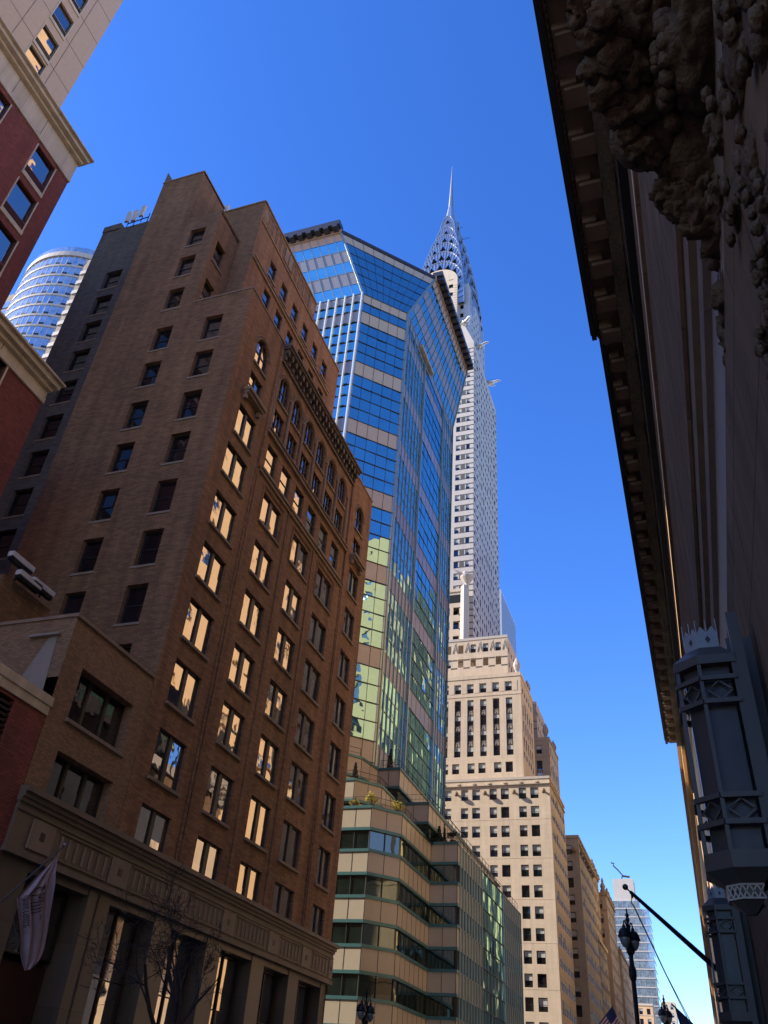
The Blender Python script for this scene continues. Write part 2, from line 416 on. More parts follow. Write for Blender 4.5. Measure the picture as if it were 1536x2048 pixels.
for a, b in ((31.3, 32.9), (50.2, 51.75)):
    front.append(((a, b, 37.75, 39.5), 2, .06)); front.append(((a, b, 40.35, 42.8, 'arch'), 2, .06))
mb = MB(); fh = [f[0] for f in front]
wall(mb, fF, 29.4, 53.4, 10.3, 45.3, fh, .2)
# side wall towards the camera, with its stepped top
side = []
for z in (43.3, 39.95, 36.4, 33.0, 29.5, 26.1, 22.7, 19.3, 15.9): side += [(-28.85, -27.55, z-2.2, z)]
side += [(-25.1, -23.8, z-2.25, z) for z in (43.3, 39.95, 36.4, 33.0, 29.5, 26.1, 22.7, 19.3)]
side += [(-28.9, -27.65, 45.15, 47.35), (-28.9, -27.6, 48.75, 51.0), (-28.8, -27.5, 52.3, 54.3)]
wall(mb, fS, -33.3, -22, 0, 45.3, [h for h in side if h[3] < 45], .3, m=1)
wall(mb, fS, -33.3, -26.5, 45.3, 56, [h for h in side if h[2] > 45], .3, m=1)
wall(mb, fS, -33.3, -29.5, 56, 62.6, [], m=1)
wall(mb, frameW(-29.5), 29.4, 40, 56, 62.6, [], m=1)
mb.box(-33.3, -29.5, 29.41, 40, 62.4, 62.6, 1)
midw = [(29.9, 31.1, 46.4, 48.6), (29.9, 31.1, 50.6, 52.9)]
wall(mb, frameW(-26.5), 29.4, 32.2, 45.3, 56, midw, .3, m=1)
mb.box(-30, -22.02, 29.42, 53.38, 44.3, 44.6, 1); mb.box(-33, -26.5, 29.42, 40, 55.6, 55.8, 1)
# upper set-back mass
upw = [(34.8+2.2*k, 35.9+2.2*k, 54.55, 56.5) for k in range(6)]+[(34.8+2.2*k, 35.9+2.2*k, 51.0, 53.1) for k in range(6)]
wall(mb, frameW(-25), 32.2, 49.3, 44.4, 58.4, upw, .2)
wall(mb, frameW(-25), 32.2, 43.0, 58.4, 60.7, [], m=0)
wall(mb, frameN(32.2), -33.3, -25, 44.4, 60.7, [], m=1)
mb.box(-33.3, -25.01, 32.21, 43, 60.2, 60.4, 1); mb.box(-30, -25.01, 43, 49.28, 58, 58.2, 1)
wall(mb, (Vector((0, 49.3, 0)), X_, Y_), -30, -25, 44, 58.4, []); wall(mb, (Vector((0, 53.4, 0)), X_, Y_), -30, -22, 0, 45.3, []); wall(mb, (Vector((0, 45, 0)), X_, Y_), -42.2, -30, 0, 64.2, []); wall(mb, frameE(-30), 45, 53.4, 0, 45.3, [])  # unseen rear corner notched so the sun reaches the wall across the street
mb.box(-42, -29.52, 40, 44.9, 44, 62.4, 1)
# sooty rear wing, set back
dark = [(-39.75, -38.1, z-2.3, z) for z in (57.7, 54.45, 51.3, 48.0, 44.6, 41.1, 37.7, 34.3, 30.9, 27.5)]
wall(mb, frameN(33), -42.2, -33.3, 0, 64.2, dark, .3, m=2)
wall(mb, frameW(-33.3), 29.4, 33, 45, 64.2, [], m=2)
mb.box(-42.2, -40.4, 32.9, 40, 64.2, 65.0, 2); mb.box(-42.2, -34, 33.02, 42, 63.6, 63.8, 2)
wall(mb, frameE(-42.2), 33, 45, 0, 64.2, [], m=2)
# annex wing over the same base
ann = [(24.66, 28.42, 13.42, 15.55), (24.7, 28.42, 10.36, 12.18)]
wall(mb, fF, 23.5, 29.4, 10.3, 17.3, ann, .5, n=-.02, m=3)
wall(mb, frameN(23.5), -33, -22.02, 0, 17.3, [], m=3)
mb.box(-33, -22.05, 23.52, 29.38, 16.6, 16.8, 3)
# base wall behind the recessed storefronts
PIER = [(23.5, 25.1), (28.75, 30.2), (33.55, 35.0), (38.3, 39.7), (43.15, 44.6), (47.85, 49.25), (52.6, 53.4)]
for i, (a, b) in enumerate(PIER): mb.box(-23.6, -22.05, a, b, 0, 8.3, 4)
mb.box(-23.7, -23.5, 23.5, 53.4, 0, 8.3, 2); mb.box(-23.58, -22.09, 23.52, 53.38, 7.93, 8.26, 4)
body = mb.build('wall', [m_brick, m_brickside, m_darkbrick, m_brickbuff, m_pier], B)
for h, mu, mw_ in front: window(B, fF, h, .2, mull=mu, mw=mw_, fw=.05, g=g_front, fm=m_brownfr if h[0] > 33 else m_darkmetal, bar=False if h[1]-h[0] > 1.9 else None)
for h in side: window(B, fS, h, .3, mull=1, g=g_dim, sill=True, bay=.05)
for h in midw: window(B, frameW(-26.5), h, .3, g=g_front)
for h in upw: window(B, frameW(-25), h, .2, g=g_front, mull=1)
for h in dark: window(B, frameN(33), h, .3, g=g_dim, bay=.05)
for h in ann: window(B, fF, h, .5, n=-.02, mull=3, mw=.16, bar=False, g=g_old, bay=.1)
# window surrounds, piers strips, string courses
mb = MB()
for y in (34.1, 34.35, 39.05, 43.4, 48.7, 48.95): mb.fb(fF, y-.06, y+.06, 10.3, 33.75, 0, .07)
for y in (34.3, 48.85): mb.fb(fF, y-.1, y+.1, 33.9, 44.6, 0, .12)
for (a, b) in ((40.2, 42.75), (44.5, 47.15), (35.6, 38.15)):
    for d in (.14, .26):
        mb.fb(fF, a-d-.05, a-d, 30.5, 33.1+d, 0, .05); mb.fb(fF, b+d, b+d+.05, 30.5, 33.1+d, 0, .05); mb.fb(fF, a-d, b+d, 33.05+d, 33.1+d, 0, .05)
mb.build('pilaster_strip', m_brick, B)
mb = MB()
for z, e in ((33.85, .12), (37.12, .2)):
    mb.fb(fF, 34.4, 48.75, z-.13, z+.12, 0, e); mb.fb(fF, 34.4, 48.75, z+.12, z+.2, 0, e+.1)
mb.fb(frameW(-25), 32.3, 47.6, 53.55, 53.8, 0, .14); mb.fb(frameW(-25), 32.3, 47.6, 53.8, 53.88, 0, .22)
mb.build('string_course', m_trim, B)
mb = MB()
for a, b in sing+[(31.3, 32.9), (50.2, 51.75)]:
    for d, e in ((.12, .08), (.3, .05)):
        q = arch_pts(a-d, b+d, 42.75+d, 14); mb.tube([Vector((-22+e*.4, u, z)) for u, z in q], .045, 4)
for k in range(7): mb.fb(fF, 34.95+2.245*k-.58, 34.95+2.245*k-.22, 41.6, 41.85, 0, .14)
for k in range(7): mb.tube([(-21.93, 34.95+2.245*k-.4, 37.3), (-21.93, 34.95+2.245*k-.4, 41.6)], .1, 6)
mb.build('arch_moulding', m_trim, B)
co = MB()   # corbelled cornice over the arcade
co.fb(fF, 34.45, 49.1, 45.0, 45.2, 0, .62); co.fb(fF, 34.5, 49.05, 44.82, 45.0, 0, .5); co.fb(fF, 34.5, 49.0, 43.55, 43.7, 0, .16); co.fb(fF, 34.5, 49.0, 45.2, 45.36, -.1, .5)
for k in range(23):
    u = 34.75+k*.635
    co.fb(fF, u-.12, u+.12, 44.3, 44.82, 0, .4); co.fb(fF, u-.1, u+.1, 43.9, 44.3, 0, .22); co.tube([(-21.72, u-.12, 44.38), (-21.72, u+.12, 44.38)], .1, 6)
co.build('cornice', stone('grimy_cornice_stone', (.15, .115, .085), .35, .9, 2, .3), B)
co = MB()
for y0 in (30.9, 49.8):
    co.fb(fF, y0, y0+2.3, 37.35, 37.6, 0, .5); co.fb(fF, y0+.06, y0+2.24, 37.15, 37.35, 0, .36)
    for u in (y0+.2, y0+2.0): co.fb(fF, u-.1, u+.1, 36.75, 37.15, 0, .25)
co.build('ledge', m_trim, B)
pa = MB()  # parapet copings and relief
pa.fb(frameW(-25), 32.2, 43.05, 60.6, 60.75, -.3, .1); pa.fb(frameN(32.2), -33.3, -24.95, 60.6, 60.75, -.3, .08); pa.fb(frameW(-25), 43.05, 49.35, 58.35, 58.5, -.3, .08)
pa.fb(fS, -33.35, -29.45, 62.55, 62.68, -.3, .06); pa.fb(frameW(-29.5), 29.35, 40, 62.56, 62.69, -.3, .06); pa.fb(fF, 29.4, 34.4, 45.25, 45.38, -.3, .05); pa.fb(fS, -26.5, -22, 45.26, 45.39, -.3, .05)
pa.fb(fF, 49.2, 53.4, 45.25, 45.4, -.3, .05); pa.fb(frameW(-26.5), 29.4, 32.2, 55.95, 56.08, -.3, .06); pa.fb(fF, 23.45, 29.3, 17.25, 17.4, -.35, .07); pa.fb(frameN(23.5), -33, -21.95, 17.26, 17.41, -.3, .07)
pa.build('coping', m_trim, B)
pa = MB(); fU = frameW(-25)
pa.fb(fU, 32.3, 42.9, 58.15, 58.3, 0, .1)
for k in range(11):
    u = 33.6+k*.78
    if k in (4, 5): pa.fb(fU, u-.3, u+.3, 58.6, 60.2, 0, .1); continue
    pa.fb(fU, u-.3, u-.24, 58.6, 60.2, 0, .07); pa.fb(fU, u+.24, u+.3, 58.6, 60.2, 0, .07); pa.fb(fU, u-.3, u+.3, 60.15, 60.22, 0, .07)
for u in (32.8, 42.4): pa.lathe((-25, u, 59.4), [(.05, -.7), (.35, -.4), (.42, 0), (.35, .4), (.05, .7)], 10, sx=.25)
pa.build('parapet_relief', m_trim, B)
# stone base band
bd = MB()
bd.fb(fF, 23.45, 53.7, 8.3, 10.3, -.3, .14, 0)
bd.fb(fF, 23.4, 53.85, 10.22, 10.42, -.1, .42, 0); bd.fb(fF, 23.4, 53.8, 10.05, 10.22, 0, .3, 0); bd.fb(fF, 23.4, 53.75, 9.9, 10.05, 0, .22, 0)
bd.fb(fF, 23.4, 53.75, 8.22, 8.42, 0, .22, 0); bd.fb(fF, 23.4, 53.72, 9.62, 9.68, .12, .19, 0)
for c in (25.0, 30.0, 34.7, 39.6, 44.9, 49.45, 53.35):
    w_ = .62 if c < 53 else .3
    bd.fb(fF, c-w_, c+w_, 8.55, 9.55, .1, .2, 1); bd.fb(fF, c-.12, c+.12, 8.93, 9.2, .19, .215, 2)
for a, b in ((25.9, 29.2), (30.9, 33.9), (35.6, 38.8), (40.5, 44.0), (45.8, 48.6), (50.3, 52.8)):
    bd.fb(fF, a, b, 9.48, 9.54, .1, .2, 0); bd.fb(fF, a, b, 8.55, 8.6, .1, .2, 0)
    k = int((b-a)/.42)
    for i in range(k): u = a+(i+.5)*(b-a)/k; bd.fb(fF, u-.05, u+.05, 8.7, 9.4, .12, .185, 1)
bd.build('stone_band', [m_dstone, stone('paler_panel_stone', (.27, .21, .145), .2, .7, 1), m_darkmetal], B)
for i in range(len(PIER)-1):
    a, b = PIER[i][1], PIER[i+1][0]
    if i == 0:
        window(B, frameW(-22.9), (a+.7, b-.1, 5.6, 7.9), .1, g=g_old, mull=2, mw=.5, bar=False, sill=False, gname='storefront_window'); 
        mb = MB(); mb.box(-23.3, -23.1, a, b, 3.6, 5.4); mb.build('storefront_sign', stone('dark_red_sign', (.06, .02, .015), .3), B)
    else: window(B, frameW(-22.7), (a+.2, b-.3, 3.0, 7.9), .1, g=g_front, fm=m_brownfr, mull=2, mw=.09, bar=5.5, sill=False, gname='storefront_window')
# rooftop bulkhead of the annex and a torn parapet flashing
mb = MB(); mb.box(-33, -27.3, 23.9, 27.2, 16.9, 20.3); mb.build('roof_bulkhead', m_brickside, B)
mb = MB(); mb.poly([(-23.1, 23.47, 16.4), (-22.7, 23.47, 16.5), (-22.5, 23.47, 13.8), (-24.2, 23.47, 13.8)]); mb.box(-24.0, -22.5, 23.3, 23.5, 16.45, 16.55)
mb.build('flashing', m_limegrey, B)
def antenna_panel(o, x, y, z, h=1.4, w_=.32, lean=0, diry=-1):
    mb = MB(); mb.tube([(x, y, z-.6), (x, y, z+h*.8)], .035, 5); mb.build('mast', m_black, o)
    mb = MB(); mb.prism([(x-w_/2, y+diry*.12), (x+w_/2, y+diry*.12), (x+w_/2*.8, y+diry*.3), (x-w_/2*.8, y+diry*.3)], z, z+h)
    mb.build('panel', m_ant, o)
for (nm, lab, base, lst, hh, ww) in (
    ('antenna_cluster', 'three pale mobile antenna panels on the sooty rear wing roof', (-39, 33, 64), ((-39.6, 32.9, 64.5), (-38.9, 32.9, 64.4), (-38.2, 32.9, 64.8)), 1.5, .45),
    ('antenna_cluster', 'two pale antenna panels on the upper brick mass, beside the tall brick penthouse', (-31, 34, 60.7), ((-30.7, 33.2, 61.2), (-29.4, 33.2, 61.0)), 2.0, .55)):
    o = thing(nm, lab, 'antenna', base)
    for p in lst: antenna_panel(o, *p, h=hh, w_=ww)
    mb = MB(); mb.tube([lst[0], (lst[-1][0]+.7, lst[-1][1], lst[-1][2]-.1)], .05, 5); mb.tube([(lst[-1][0]+.6, 33, lst[0][2]-.6), (lst[-1][0]+.6, 33, lst[0][2]+.9)], .04, 5); mb.build('crossbar', m_black, o)
o = thing('antenna_cluster', 'three long whitish antenna panels lying along the low annex roof at far left', 'antenna', (-27, 25, 20.3))
for (y, x, z) in ((24.4, -27.1, 21.2), (25.0, -26.9, 20.55), (25.9, -26.9, 20.7)):
    mb = MB(); mb.fb(frameW(x), y-.75, y+.75, z-.11, z+.14, -.15, .15); mb.build('panel', m_ant, o)
    mb = MB(); mb.fb(frameW(x), y-.7, y+.7, z-.3, z-.13, -.1, .1); mb.tube([(x, y, 20.2), (x, y, z)], .05, 5); mb.build('mount', m_black, o)
# ================================================================== red brick block, stacked back
Rb = thing('red_brick_building', 'red brick building with cream cornices and a pinkish panelled top, at the far left edge', 'building', (-30, 5, 0))
mb = MB()
rt_w = [(18.9, 20.75, z, z+2.2) for z in (62.9, 67.7, 71.3, 75.7, 80.2)]+[(13.3, 15.2, z, z+2.2) for z in (62.9, 67.7, 71.3, 75.7, 80.2)]
md_w = [(20.3, 22.2, 51.85, 54.2), (20.3, 22.2, 47.65, 50.15), (20.35, 22.3, 43.4, 45.9), (20.3, 22.3, 39.2, 41.7), (20.3, 22.3, 35, 37.5), (15.3, 17.4, 51.85, 54.2), (15.3, 17.4, 47.6, 50.1), (15.3, 17.4, 43.4, 45.9)]
lo_w = [(18.3, 20.75, 28.3, 30.9), (18.3, 20.75, 24.3, 26.7), (18.3, 20.75, 20.3, 22.8)]
wall(mb, frameW(-41.3), -10, 23.5, 56, 96, rt_w, .25, m=1)
wall(mb, frameW(-35.7), -10, 23.5, 31, 54.6, md_w, .25)
wall(mb, frameW(-29), -10, 23.5, 13, 30.9, lo_w, .25)
wall(mb, fF, -10, 23.47, 0, 13.05, [(17.5, 21.8, 9.6, 12.9)], .4)
for x, z0, z1, m_ in ((-41.3, 56, 96, 1), (-35.7, 31, 54.6, 0), (-29, 13, 30.9, 0), (-22, 0, 13.05, 0)):  # unseen depth behind the fronts, added to keep sun off the brick side
    wall(mb, (Vector((0, 23.5, 0)), X_, Y_), -115, x, z0, z1+1.6 if z1 < 90 else z1, [], m=m_); wall(mb, frameN(-10), -115, x, z0, z1, [], m=m_)
mb.box(-115, -41.3, -10, 23.5, 95.8, 96, 1)
mb.box(-41.3, -35.2, -10, 23.4, 57.2, 57.3, 1); mb.box(-35.7, -28.6, -10, 23.4, 32.2, 32.3, 1); mb.box(-29, -22, -10, 23.4, 13.4, 13.5, 1)
mb.build('wall', [m_redbrick, m_pinkpanel], Rb)
co = MB()
for X, z0, z1, ov in ((-35.7, 54.6, 57.6, 1.0), (-29, 30.9, 32.45, .7)):
    f = frameW(X); e = 23.5
    co.fb(f, -10, e+.05, z0, z0+.35, -.2, .12); co.fb(f, -10, e+.05, z0+.35, z1-.7, -.2, .05); co.fb(f, -10, e+.12, z1-.7, z1-.45, -.2, ov*.4)
    co.fb(f, -10, e+.3, z1-.45, z1-.12, -.2, ov*.75); co.fb(f, -10, e+.45, z1-.12, z1, -.2, ov)
co.fb(fF, -10, 23.5, 13.05, 13.4, -.2, .06); co.fb(fF, -10, 23.55, 13.4, 13.75, -.2, .1)
co.build('cornice', m_cream, Rb)
jt = MB()
for y in (-6, -2, 2, 6, 10, 12.8, 17.3, 21.4): jt.fb(frameW(-41.3), y-.02, y+.02, 57.5, 96, 0, .012)
for z in (62, 66.6, 70.7, 75.2, 79.7, 84.2, 88.7): jt.fb(frameW(-41.3), -10, 23.5, z-.02, z+.02, 0, .012)
for y in (2, 5, 8, 11, 14, 17, 20): 
    jt.fb(frameW(-35.7), y-.015, y+.015, 54.9, 56.95, .05, .062); jt.fb(frameW(-29), y-.015, y+.015, 31.2, 31.8, .05, .062); jt.fb(fF, y-.015, y+.015, 13.05, 13.74, .1, .112)
jt.build('panel_joint', m_joint, Rb)
for X, hs in ((-41.3, rt_w), (-35.7, md_w), (-29, lo_w)):
    f = frameW(X)
    for h in hs:
        o = window(Rb, f, h, .25, g=g_front, bar=False, sill=False, mull=1)
        mb = MB(); zz = h[2]
        mb.fb(f, h[0], h[1], zz-.75, zz-.06, -.2, -.05, 0)
        for i in range(6): mb.fb(f, h[0]+.03, h[1]-.03, zz-.7+i*.11, zz-.66+i*.11, -.05, .03, 0)
        mb.build('air_louvre', m_black, o)
        mb = MB(); mb.fb(f, h[0]-.08, h[1]+.08, zz-1.15, zz-.78, -.1, .1); mb.fb(f, h[0]-.08, h[0], zz-.8, h[3]+.05, -.1, .06); mb.fb(f, h[1], h[1]+.08, zz-.8, h[3]+.05, -.1, .06); mb.build('sill', m_cream, o)
mb = MB()
for i in range(16): mb.fb(fF, 17.5, 21.8, 9.65+i*.2, 9.75+i*.2, -.3, -.05)
mb.fq(fF, 17.5, 21.8, 9.6, 12.9, -.38); mb.build('louvre_grille', m_black, Rb)
# ================================================================== curved glass tower, far left
G = thing('curved_glass_tower', 'curved pale blue glass apartment tower far behind the left brick buildings', 'building', (-105, 85, 0))
cx, cy, rr = -106.5, 88, 14
arc = [(cx+rr*math.sin(t), cy-rr*math.cos(t)) for t in [R_(-38+76*i/16) for i in range(17)]]
gl = MB(); bdm = MB(); dk = MB()
for f in range(46):
    z = f*3.0
    if z > 138: break
    for i, ((xa, ya), (xb, yb)) in enumerate(zip(arc, arc[1:])):
        gl.poly([(xa, ya, z+.5), (xb, yb, z+.5), (xb, yb, z+3), (xa, ya, z+3)])
        d = Vector((yb-ya, -(xb-xa), 0)).normalized()*.12
        bdm.poly([(xa+d.x, ya+d.y, z), (xb+d.x, yb+d.y, z), (xb+d.x, yb+d.y, z+.5), (xa+d.x, ya+d.y, z+.5)]); bdm.poly([(xa+d.x, ya+d.y, z+.5), (xb+d.x, yb+d.y, z+.5), (xb, yb, z+.5), (xa, ya, z+.5)]); bdm.poly([(xa+d.x, ya+d.y, z), (xb+d.x, yb+d.y, z), (xb, yb, z), (xa, ya, z)])
        if i % 2 == 0 and i > 2:
            p, q = Vector((xa, ya, 0)).lerp(Vector((xb, yb, 0)), .1), Vector((xa, ya, 0)).lerp(Vector((xb, yb, 0)), .9); n = d*.4
            dk.poly([p+n+Z_*(z+.65), q+n+Z_*(z+.65), q+n+Z_*(z+1.15), p+n+Z_*(z+1.15)])
for (xa, ya) in arc: bdm.tube([(xa, ya, 0), (xa, ya, 140)], .06, 4)
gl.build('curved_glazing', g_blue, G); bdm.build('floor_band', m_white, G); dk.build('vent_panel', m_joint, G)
mb = MB(); pr = arc+[(cx+20, cy+10), (cx-20, cy+10)]; mb.prism([(cx+(x-cx)*1.0, cy+(y-cy)*1.02) for x, y in arc]+[(cx+9, cy+3), (cx-9, cy+3)], 138.3, 139.6)
mb.build('roof_rim', m_white, G)
mb = MB()
for (a, b) in zip(arc, arc[1:]): mb.poly([(a[0], a[1], 139.6), (b[0], b[1], 139.6), (b[0], b[1], 141.3), (a[0], a[1], 141.3)])
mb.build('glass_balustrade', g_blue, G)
mb = MB(); mb.box(-98.3, -96.3, 76.0, 90, 0, 137); mb.box(-124, -84, 79, 105, 0, 137); mb.box(-102.5, -78, 84, 100, 137, 158, 0); mb.box(-102.6, -78, 83.9, 100.1, 150.5, 151)
mb.build('concrete_wall', m_limegrey, G)
cnt = 0
for X0, X1 in ((-96.2, -92.8), (-92.3, -89), (-117.5, -113.8), (-121.5, -118)):
    yy = 78.9
    for f in range(24, 45):
        z = f*3.0
        if z < 135 and cnt < 96: window(G, frameN(yy), (X0, X1, z+.5, z+2.7), -.05, g=g_blue, simple=True, mull=2); cnt += 1
mb = MB()
for f in range(24, 45): mb.box(-98.2, -96.4, 75.7, 76.0, f*3+.2, f*3+1.2)
mb.build('balcony_slab', m_white, G)
# ================================================================== glass office tower with stepped podium
T = thing('glass_office_tower', 'blue mirror glass office tower with flared top over a stepped tan banded podium', 'building', (-40, 95, 0))
def lerp(a, b, t): return a+(b-a)*t
def bil(Q, u, t):
    a, b, c, d = Q    # a=bottom start, b=bottom end, c=top end, d=top start
    return lerp(lerp(a, b, u), lerp(d, c, u), t)
def panels(mb, Q, nu, rows, N, j=.02):
    for (t0, t1, m_) in rows:
        for i in range(nu):
            k = [random.uniform(-j, j) for _ in range(3)]
            P = [bil(Q, i/nu, t0)+N*k[0], bil(Q, (i+1)/nu, t0)+N*k[1], bil(Q, (i+1)/nu, t1)+N*(k[2]), bil(Q, i/nu, t1)+N*(k[0]+k[2]-k[1])]
            mb.poly(P, m_)
def bars(mb, Q, us, ts, N, wv, dv, wh, dh, mv=0, mh=1):
    a, b, c, d = Q; H = ((d-a)+(c-b)).normalized(); Uu = (b-a).normalized()
    def bar(p, q, ax, w_, dd, m_):
        n = len(mb.v)
        for P in (p, q):
            for (s1, s2) in ((-1, 0), (1, 0), (1, 1), (-1, 1)): mb.v.append(tuple(P+ax*w_/2*s1+N*(dd*s2)))
        for f in ((0, 4, 5, 1), (1, 5, 6, 2), (2, 6, 7, 3), (3, 7, 4, 0), (0, 1, 2, 3), (4, 7, 6, 5)): mb.f.append(tuple(n+i for i in f)); mb.m.append(m_)
    for u in us: bar(bil(Q, u, 0), bil(Q, u, 1), Uu, wv, dv, mv)
    for t in ts: bar(bil(Q, 0, t), bil(Q, 1, t), H, wh, dh, mh)
A_, B_, C_, D_ = Vector((-35.6, 74.6, 0)), Vector((-30, 80.2, 0)), Vector((-30, 107.7, 0)), Vector((-35.6, 113.3, 0))
E_ = Vector((-62, 74.6, 0)); F_ = Vector((-62, 113.3, 0))
z0, z1 = 24.0, 104.0
tan = [(97.5, 100.1), (86.5, 89.2), (75.5, 78.1), (64.8, 67.5), (53.9, 56.5), (42.8, 45.3), (32.0, 34.3), (102.1, 104.0)]
zz = [24.0]
edges = sorted(sum([[a, b] for a, b in tan], []))
rows = []; prev = z0
for a, b in sorted(tan):
    n = max(1, round((a-prev)/2.1))
    for i in range(n): rows.append((prev+(a-prev)*i/n, prev+(a-prev)*(i+1)/n, 0))
    rows.append((a, b, 1)); prev = b
def V(p, z): return Vector((p.x, p.y, z))
def face(p, q): return [V(p, z0), V(q, z0), V(q, z1), V(p, z1)]
def tt(z): return (z-z0)/(z1-z0)
RW = [(tt(a), tt(b), m_) for a, b, m_ in rows]
Nn, Nc, Nw = -Y_, Vector((1, -1, 0)).normalized(), X_
Nc2 = Vector((1, 1, 0)).normalized()
bay0, bay1 = Vector((-30, 89.8, 0)), Vector((-30, 101.2, 0))
FACES = (('glazing', E_, A_, 19, Nn), ('glazing', A_, B_, 5, Nc), ('glazing', B_, bay0, 7, Nw), ('glazing', bay0, bay1, 6, Nw), ('glazing', bay1, C_, 5, Nw), ('glazing', C_, D_, 5, Nc2))
for nm, p, q, nu, N in FACES:
    Q = face(p, q); g_ = MB(); s_p = MB()
    panels(g_, Q, nu, [r for r in RW if r[2] == 0], N, .022); g_.build(nm, g_tower, T)
    panels(s_p, Q, nu, [r for r in RW if r[2] == 1], N, .004)
    s_p.build('spandrel', m_greypan if N == Nn or N == Nw else m_tanpan, T)
    b_ = MB(); us = [i/nu for i in range(nu+1)]
    ts = [r[0] for r in RW]+[1]
    if N == Nn:
        bars(b_, Q, us, ts, N, .16, .42, .09, .1, 0, 2); 
        for i in range(nu):
            for r in RW: bars(b_, [bil(Q, (i+.15)/nu, r[0]), bil(Q, (i+.55)/nu, r[0]), bil(Q, (i+.55)/nu, r[0]+.002), bil(Q, (i+.15)/nu, r[0]+.002)], [], [.5], N, 0, 0, .16, .16, 2, 2)
        mt = [m_finw, m_teal, m_joint]
    elif N == Nc or N == Nc2: bars(b_, Q, us[1:-1], ts, N, .05, .03, .12, .07, 2, 2); bars(b_, Q, [0, 1], [], N, .5, .06, 0, 0, 0, 0); mt = [m_fin, m_teal, m_joint]
    elif (p is bay0): bars(b_, Q, us[1:-1], ts, N, .03, .02, .1, .05, 2, 2); bars(b_, Q, [0, 1], [], N, .35, .25, 0, 0, 0, 0); mt = [m_fin, m_teal, m_joint]
    else: bars(b_, Q, us, ts, N, .14, .11, .07, .05, 0, 0); mt = [m_fin, m_teal, m_joint]
    b_.build('mullion', mt, T)
# flared crown
zt = 117.0
At, Bt, Ct, Dt, Et = Vector((-39.4, 71.7, zt)), Vector((-27.25, 84.6, zt)), Vector((-27.25, 106.9, zt)), Vector((-39.4, 116.2, zt)), Vector((-64, 71.7, zt))
cr = ((V(E_, z1), V(A_, z1), At, Et, 17, 'N'), (V(A_, z1), V(B_, z1), Bt, At, 9, 'C'), (V(B_, z1), V(C_, z1), Ct, Bt, 17, 'W'), (V(C_, z1), V(D_, z1), Dt, Ct, 9, 'C'))
for a, b, c, d, nu, k in cr:
    Q = [a, b, c, d]; N = (b-a).cross(d-a).normalized()
    if N.dot(Vector((a.x+46, a.y-94, 0))) < 0: N = -N
    if k == 'C': RR = [(i*.17, (i+1)*.17, 0) for i in range(5)]+[(.85, 1, 1)]
    else: RR = [(0, .17, 0), (.17, .36, 1), (.36, .53, 0), (.53, .71, 1), (.71, .88, 0), (.88, 1, 2)]
    g_ = MB(); panels(g_, Q, nu, [r for r in RR if r[2] == 0], N, .015); g_.build('crown_glazing', g_tower, T)
    g_ = MB(); panels(g_, Q, nu, [r for r in RR if r[2] == 1], N, .004); panels(g_, Q, nu, [r for r in RR if r[2] == 2], N, .004)
    g_.build('crown_spandrel', [m_greypan if k != 'C' else m_tanpan, m_greypan if k != 'C' else m_tanpan, m_granite], T)
    b_ = MB(); bars(b_, Q, [i/nu for i in range(1, nu)], [], N, .13 if k != 'C' else .05, .12 if k != 'C' else .03, 0, 0, 0 if k != 'C' else 2, 0)
    bars(b_, Q, [0, 1], [r[0] for r in RR]+[1], N, .42, .1, .1, .05, 0, 2 if k == 'C' else 0); b_.build('mullion', [m_fin, m_teal, m_joint], T)
# toothed cornice
tc = MB()
def cornice(p, q, N, n, teeth=True):
    U = (q-p).normalized(); L_ = (q-p).length; fr = (Vector((p.x, p.y, 0)), U, N)
    tc.fb(fr, 0, L_, 117.9 if teeth else 117.2, 119.0 if teeth else 117.7, -.4, 1.3 if teeth else .12, 0)
    if teeth:
        tc.fb(fr, 0, L_, 117.02, 117.9, -.4, .25, 1)
        for i in range(n):
            u = (i+.25)*L_/n; tc.fb(fr, u, u+L_/n*.55, 117.2, 117.95, .25, 1.42, 0)
    else: tc.fb(fr, 0, L_, 117.02, 117.2, -.4, .06, 0)
cornice(Et, At, -Y_, 16); cornice(At, Bt, (Bt-At).cross(Z_).normalized(), 1, False); cornice(Bt, Ct, X_, 15); cornice(Ct, Dt, (Dt-Ct).cross(Z_).normalized(), 1, False)
tc.build('toothed_cornice', [plain('dark_bronze_cornice', (.05, .05, .06), .4, .4), m_granite], T)
mb = MB(); mb.poly([At+Z_, Bt+Z_, Ct+Z_, Dt+Z_, Vector((-64, 116, 118)), Et+Z_]); mb.poly([V(E_, 24), V(F_, 24), V(F_, 117), V(E_, 117)]); mb.poly([V(F_, 24), V(D_, 24), V(D_, 117), V(F_, 117)])
mb.build('roof_and_back_wall', m_greypan, T)
# window-washing gondola rail on the west face
mb = MB(); mb.fb(frameW(-30), 86.5, 93, 103.0, 103.7, .1, .6); mb.build('maintenance_rail', m_limegrey, T)
